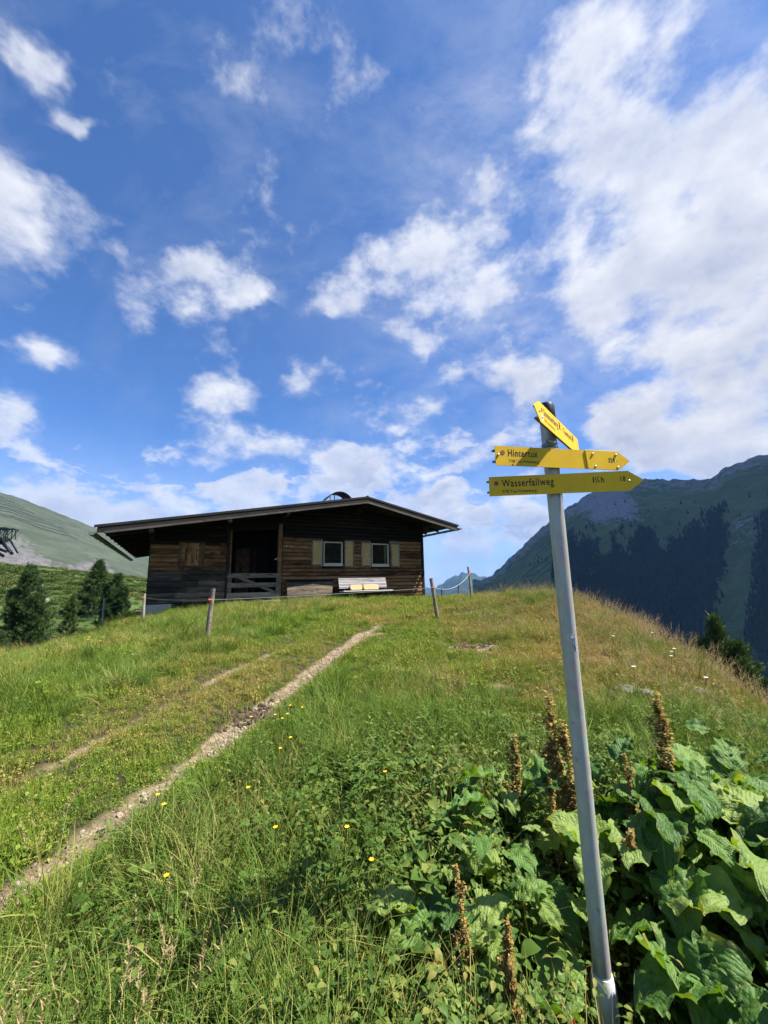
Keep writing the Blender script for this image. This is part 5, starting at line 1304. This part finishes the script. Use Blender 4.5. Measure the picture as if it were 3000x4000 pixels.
# ------------------------------------------------------------------ avalanche barriers on the mountain flanks
def barrier_rows(getter, rows, label, group, hgt):
    _, X, Y, Z, t = getter(0, 0)
    na = X.shape[0]
    for (i0, i1, tt) in rows:
        j = int(tt*129); mb = MB(); a, b = int(i0*na), int(i1*na); prev = None
        for i in range(a, b):
            tj = j+ (1 if (i//9) % 2 else 0)*0
            p = Vector((X[i, tj], Y[i, tj], Z[i, tj])); q = p+Vector((0, 0, hgt))
            nx = Vector((X[i, tj]-X[i, tj-1], Y[i, tj]-Y[i, tj-1], 0)).normalized()*.8
            if prev: mb.hexa([prev[0], p, p+nx, prev[0]+nx, prev[1], q, q+nx, prev[1]+nx])
            prev = (p, q)
        if prev: tag(mb.build('avalanche_barrier', M['steel']), label, 'barrier', group)
rows = []
azn = np.linspace(-80, -5, 260)
for k in range(9):
    t_ = .74+.026*k; a0 = (-47-.6*k+80)/75; a1 = (-38.2-.85*k+80)/75
    rows.append((max(0, a0), min(1, a1), t_))
barrier_rows(mL, rows, 'thin dark row of avalanche barriers across the left mountain', 'avalanche barriers on the left mountain', 1.0)
rows = [((16.5+.9*k-12.5)/137.5, (22.5+.85*k-12.5)/137.5, .62+.035*k) for k in range(8)]
barrier_rows(mR, rows, 'thin dark row of avalanche barriers on the flank of the dark mountain', 'avalanche barriers on the right mountain', 1.8)
# ------------------------------------------------------------------ the forest on the lower flank of the dark mountain: reads as one mass
def p_spruce(i):
    r = random.Random(i); b = MB(); n = 7
    for k, (z0, z1, rad) in enumerate(((.08, .5, .21), (.32, .75, .16), (.58, 1.0, .10))):
        ring = [(rad*r.uniform(.7, 1.2)*math.cos(6.283*j/n), rad*r.uniform(.7, 1.2)*math.sin(6.283*j/n), z0*r.uniform(.8, 1.1)) for j in range(n)]
        b.add(ring+[(0, 0, z1)], [(j, (j+1) % n, n) for j in range(n)])
    return b.mesh('far_spruce', M['far_forest'])
_, X, Y, Z, t_ = mR(0, 0)
C_far = proto_collection('far_spruce', [p_spruce(i) for i in range(4)])
ia = rng.integers(0, int(560*.30), 60000); jt = rng.integers(int(.30*130), int(.80*130), 60000); fa, fb = rng.random(60000), rng.random(60000)
def bil(Q): return (Q[ia, jt]*(1-fa)+Q[ia+1, jt]*fa)*(1-fb)+(Q[ia, jt+1]*(1-fa)+Q[ia+1, jt+1]*fa)*fb
fx_, fy_, fz_ = bil(X), bil(Y), bil(Z)
fm_ = bil(forestR); keep = rng.random(60000) < np.clip((fm_-.25)*1.3+.5*(fbm(fx_/60, fy_/60, 3, 15)-.5), .003, .85)
fx_, fy_, fz_ = fx_[keep], fy_[keep], fz_[keep]; n = len(fx_)
scatter('forest', 'dark spruce forest on the mountain across the valley', np.stack([fx_, fy_, fz_-1], -1), np.stack([fx_*0, fx_*0, rng.uniform(0, 6.28, n)], -1), 8+10*rng.random(n), rng.integers(0, 4, n), C_far)
# ------------------------------------------------------------------ cumulus added outside the view to shade the mountain across the valley
m_, gg = material('cloud_white')
finish(gg, pbsdf(gg, (.85, .86, .88), 1.0, **{'Specular IOR Level': 0}))
bm = bmesh.new(); bmesh.ops.create_icosphere(bm, subdivisions=5, radius=1)
co = np.array([v.co[:] for v in bm.verts]); dn = fbm(co[:, 0]*3+7, co[:, 1]*3+co[:, 2]*2.3, 5, 77); 
for v, q in zip(bm.verts, dn):
    s_ = .72+.5*q; v.co = (v.co.x*900*s_, v.co.y*900*s_, (v.co.z*420*s_ if v.co.z > 0 else v.co.z*120*s_))
me = bpy.data.meshes.new('cloud'); bm.to_mesh(me); bm.free(); me.materials.append(m_); me.polygons.foreach_set('use_smooth', [True]*len(me.polygons))
o = bpy.data.objects.new('cloud', me); COL.objects.link(o); o.location = (3230, 1000, 3600); tag(o, 'big unseen cumulus added to shade the dark mountain', kind='stuff')
# ------------------------------------------------------------------ haze
m_, gg = material('haze')
vp = gg.n('ShaderNodeVolumePrincipled', {'Color': (.22, .48, 1.0, 1), 'Density': 6e-5, 'Anisotropy': .15})
o_ = gg.n('ShaderNodeOutputMaterial'); gg.nt.links.new(vp.outputs[0], o_.inputs['Volume'])
hz = MB().box(-16000, 16000, -16000, 16000, -780, 900).build('haze', m_); tag(hz, 'thin blue mountain haze', kind='stuff')
print('objects', len(bpy.data.objects))
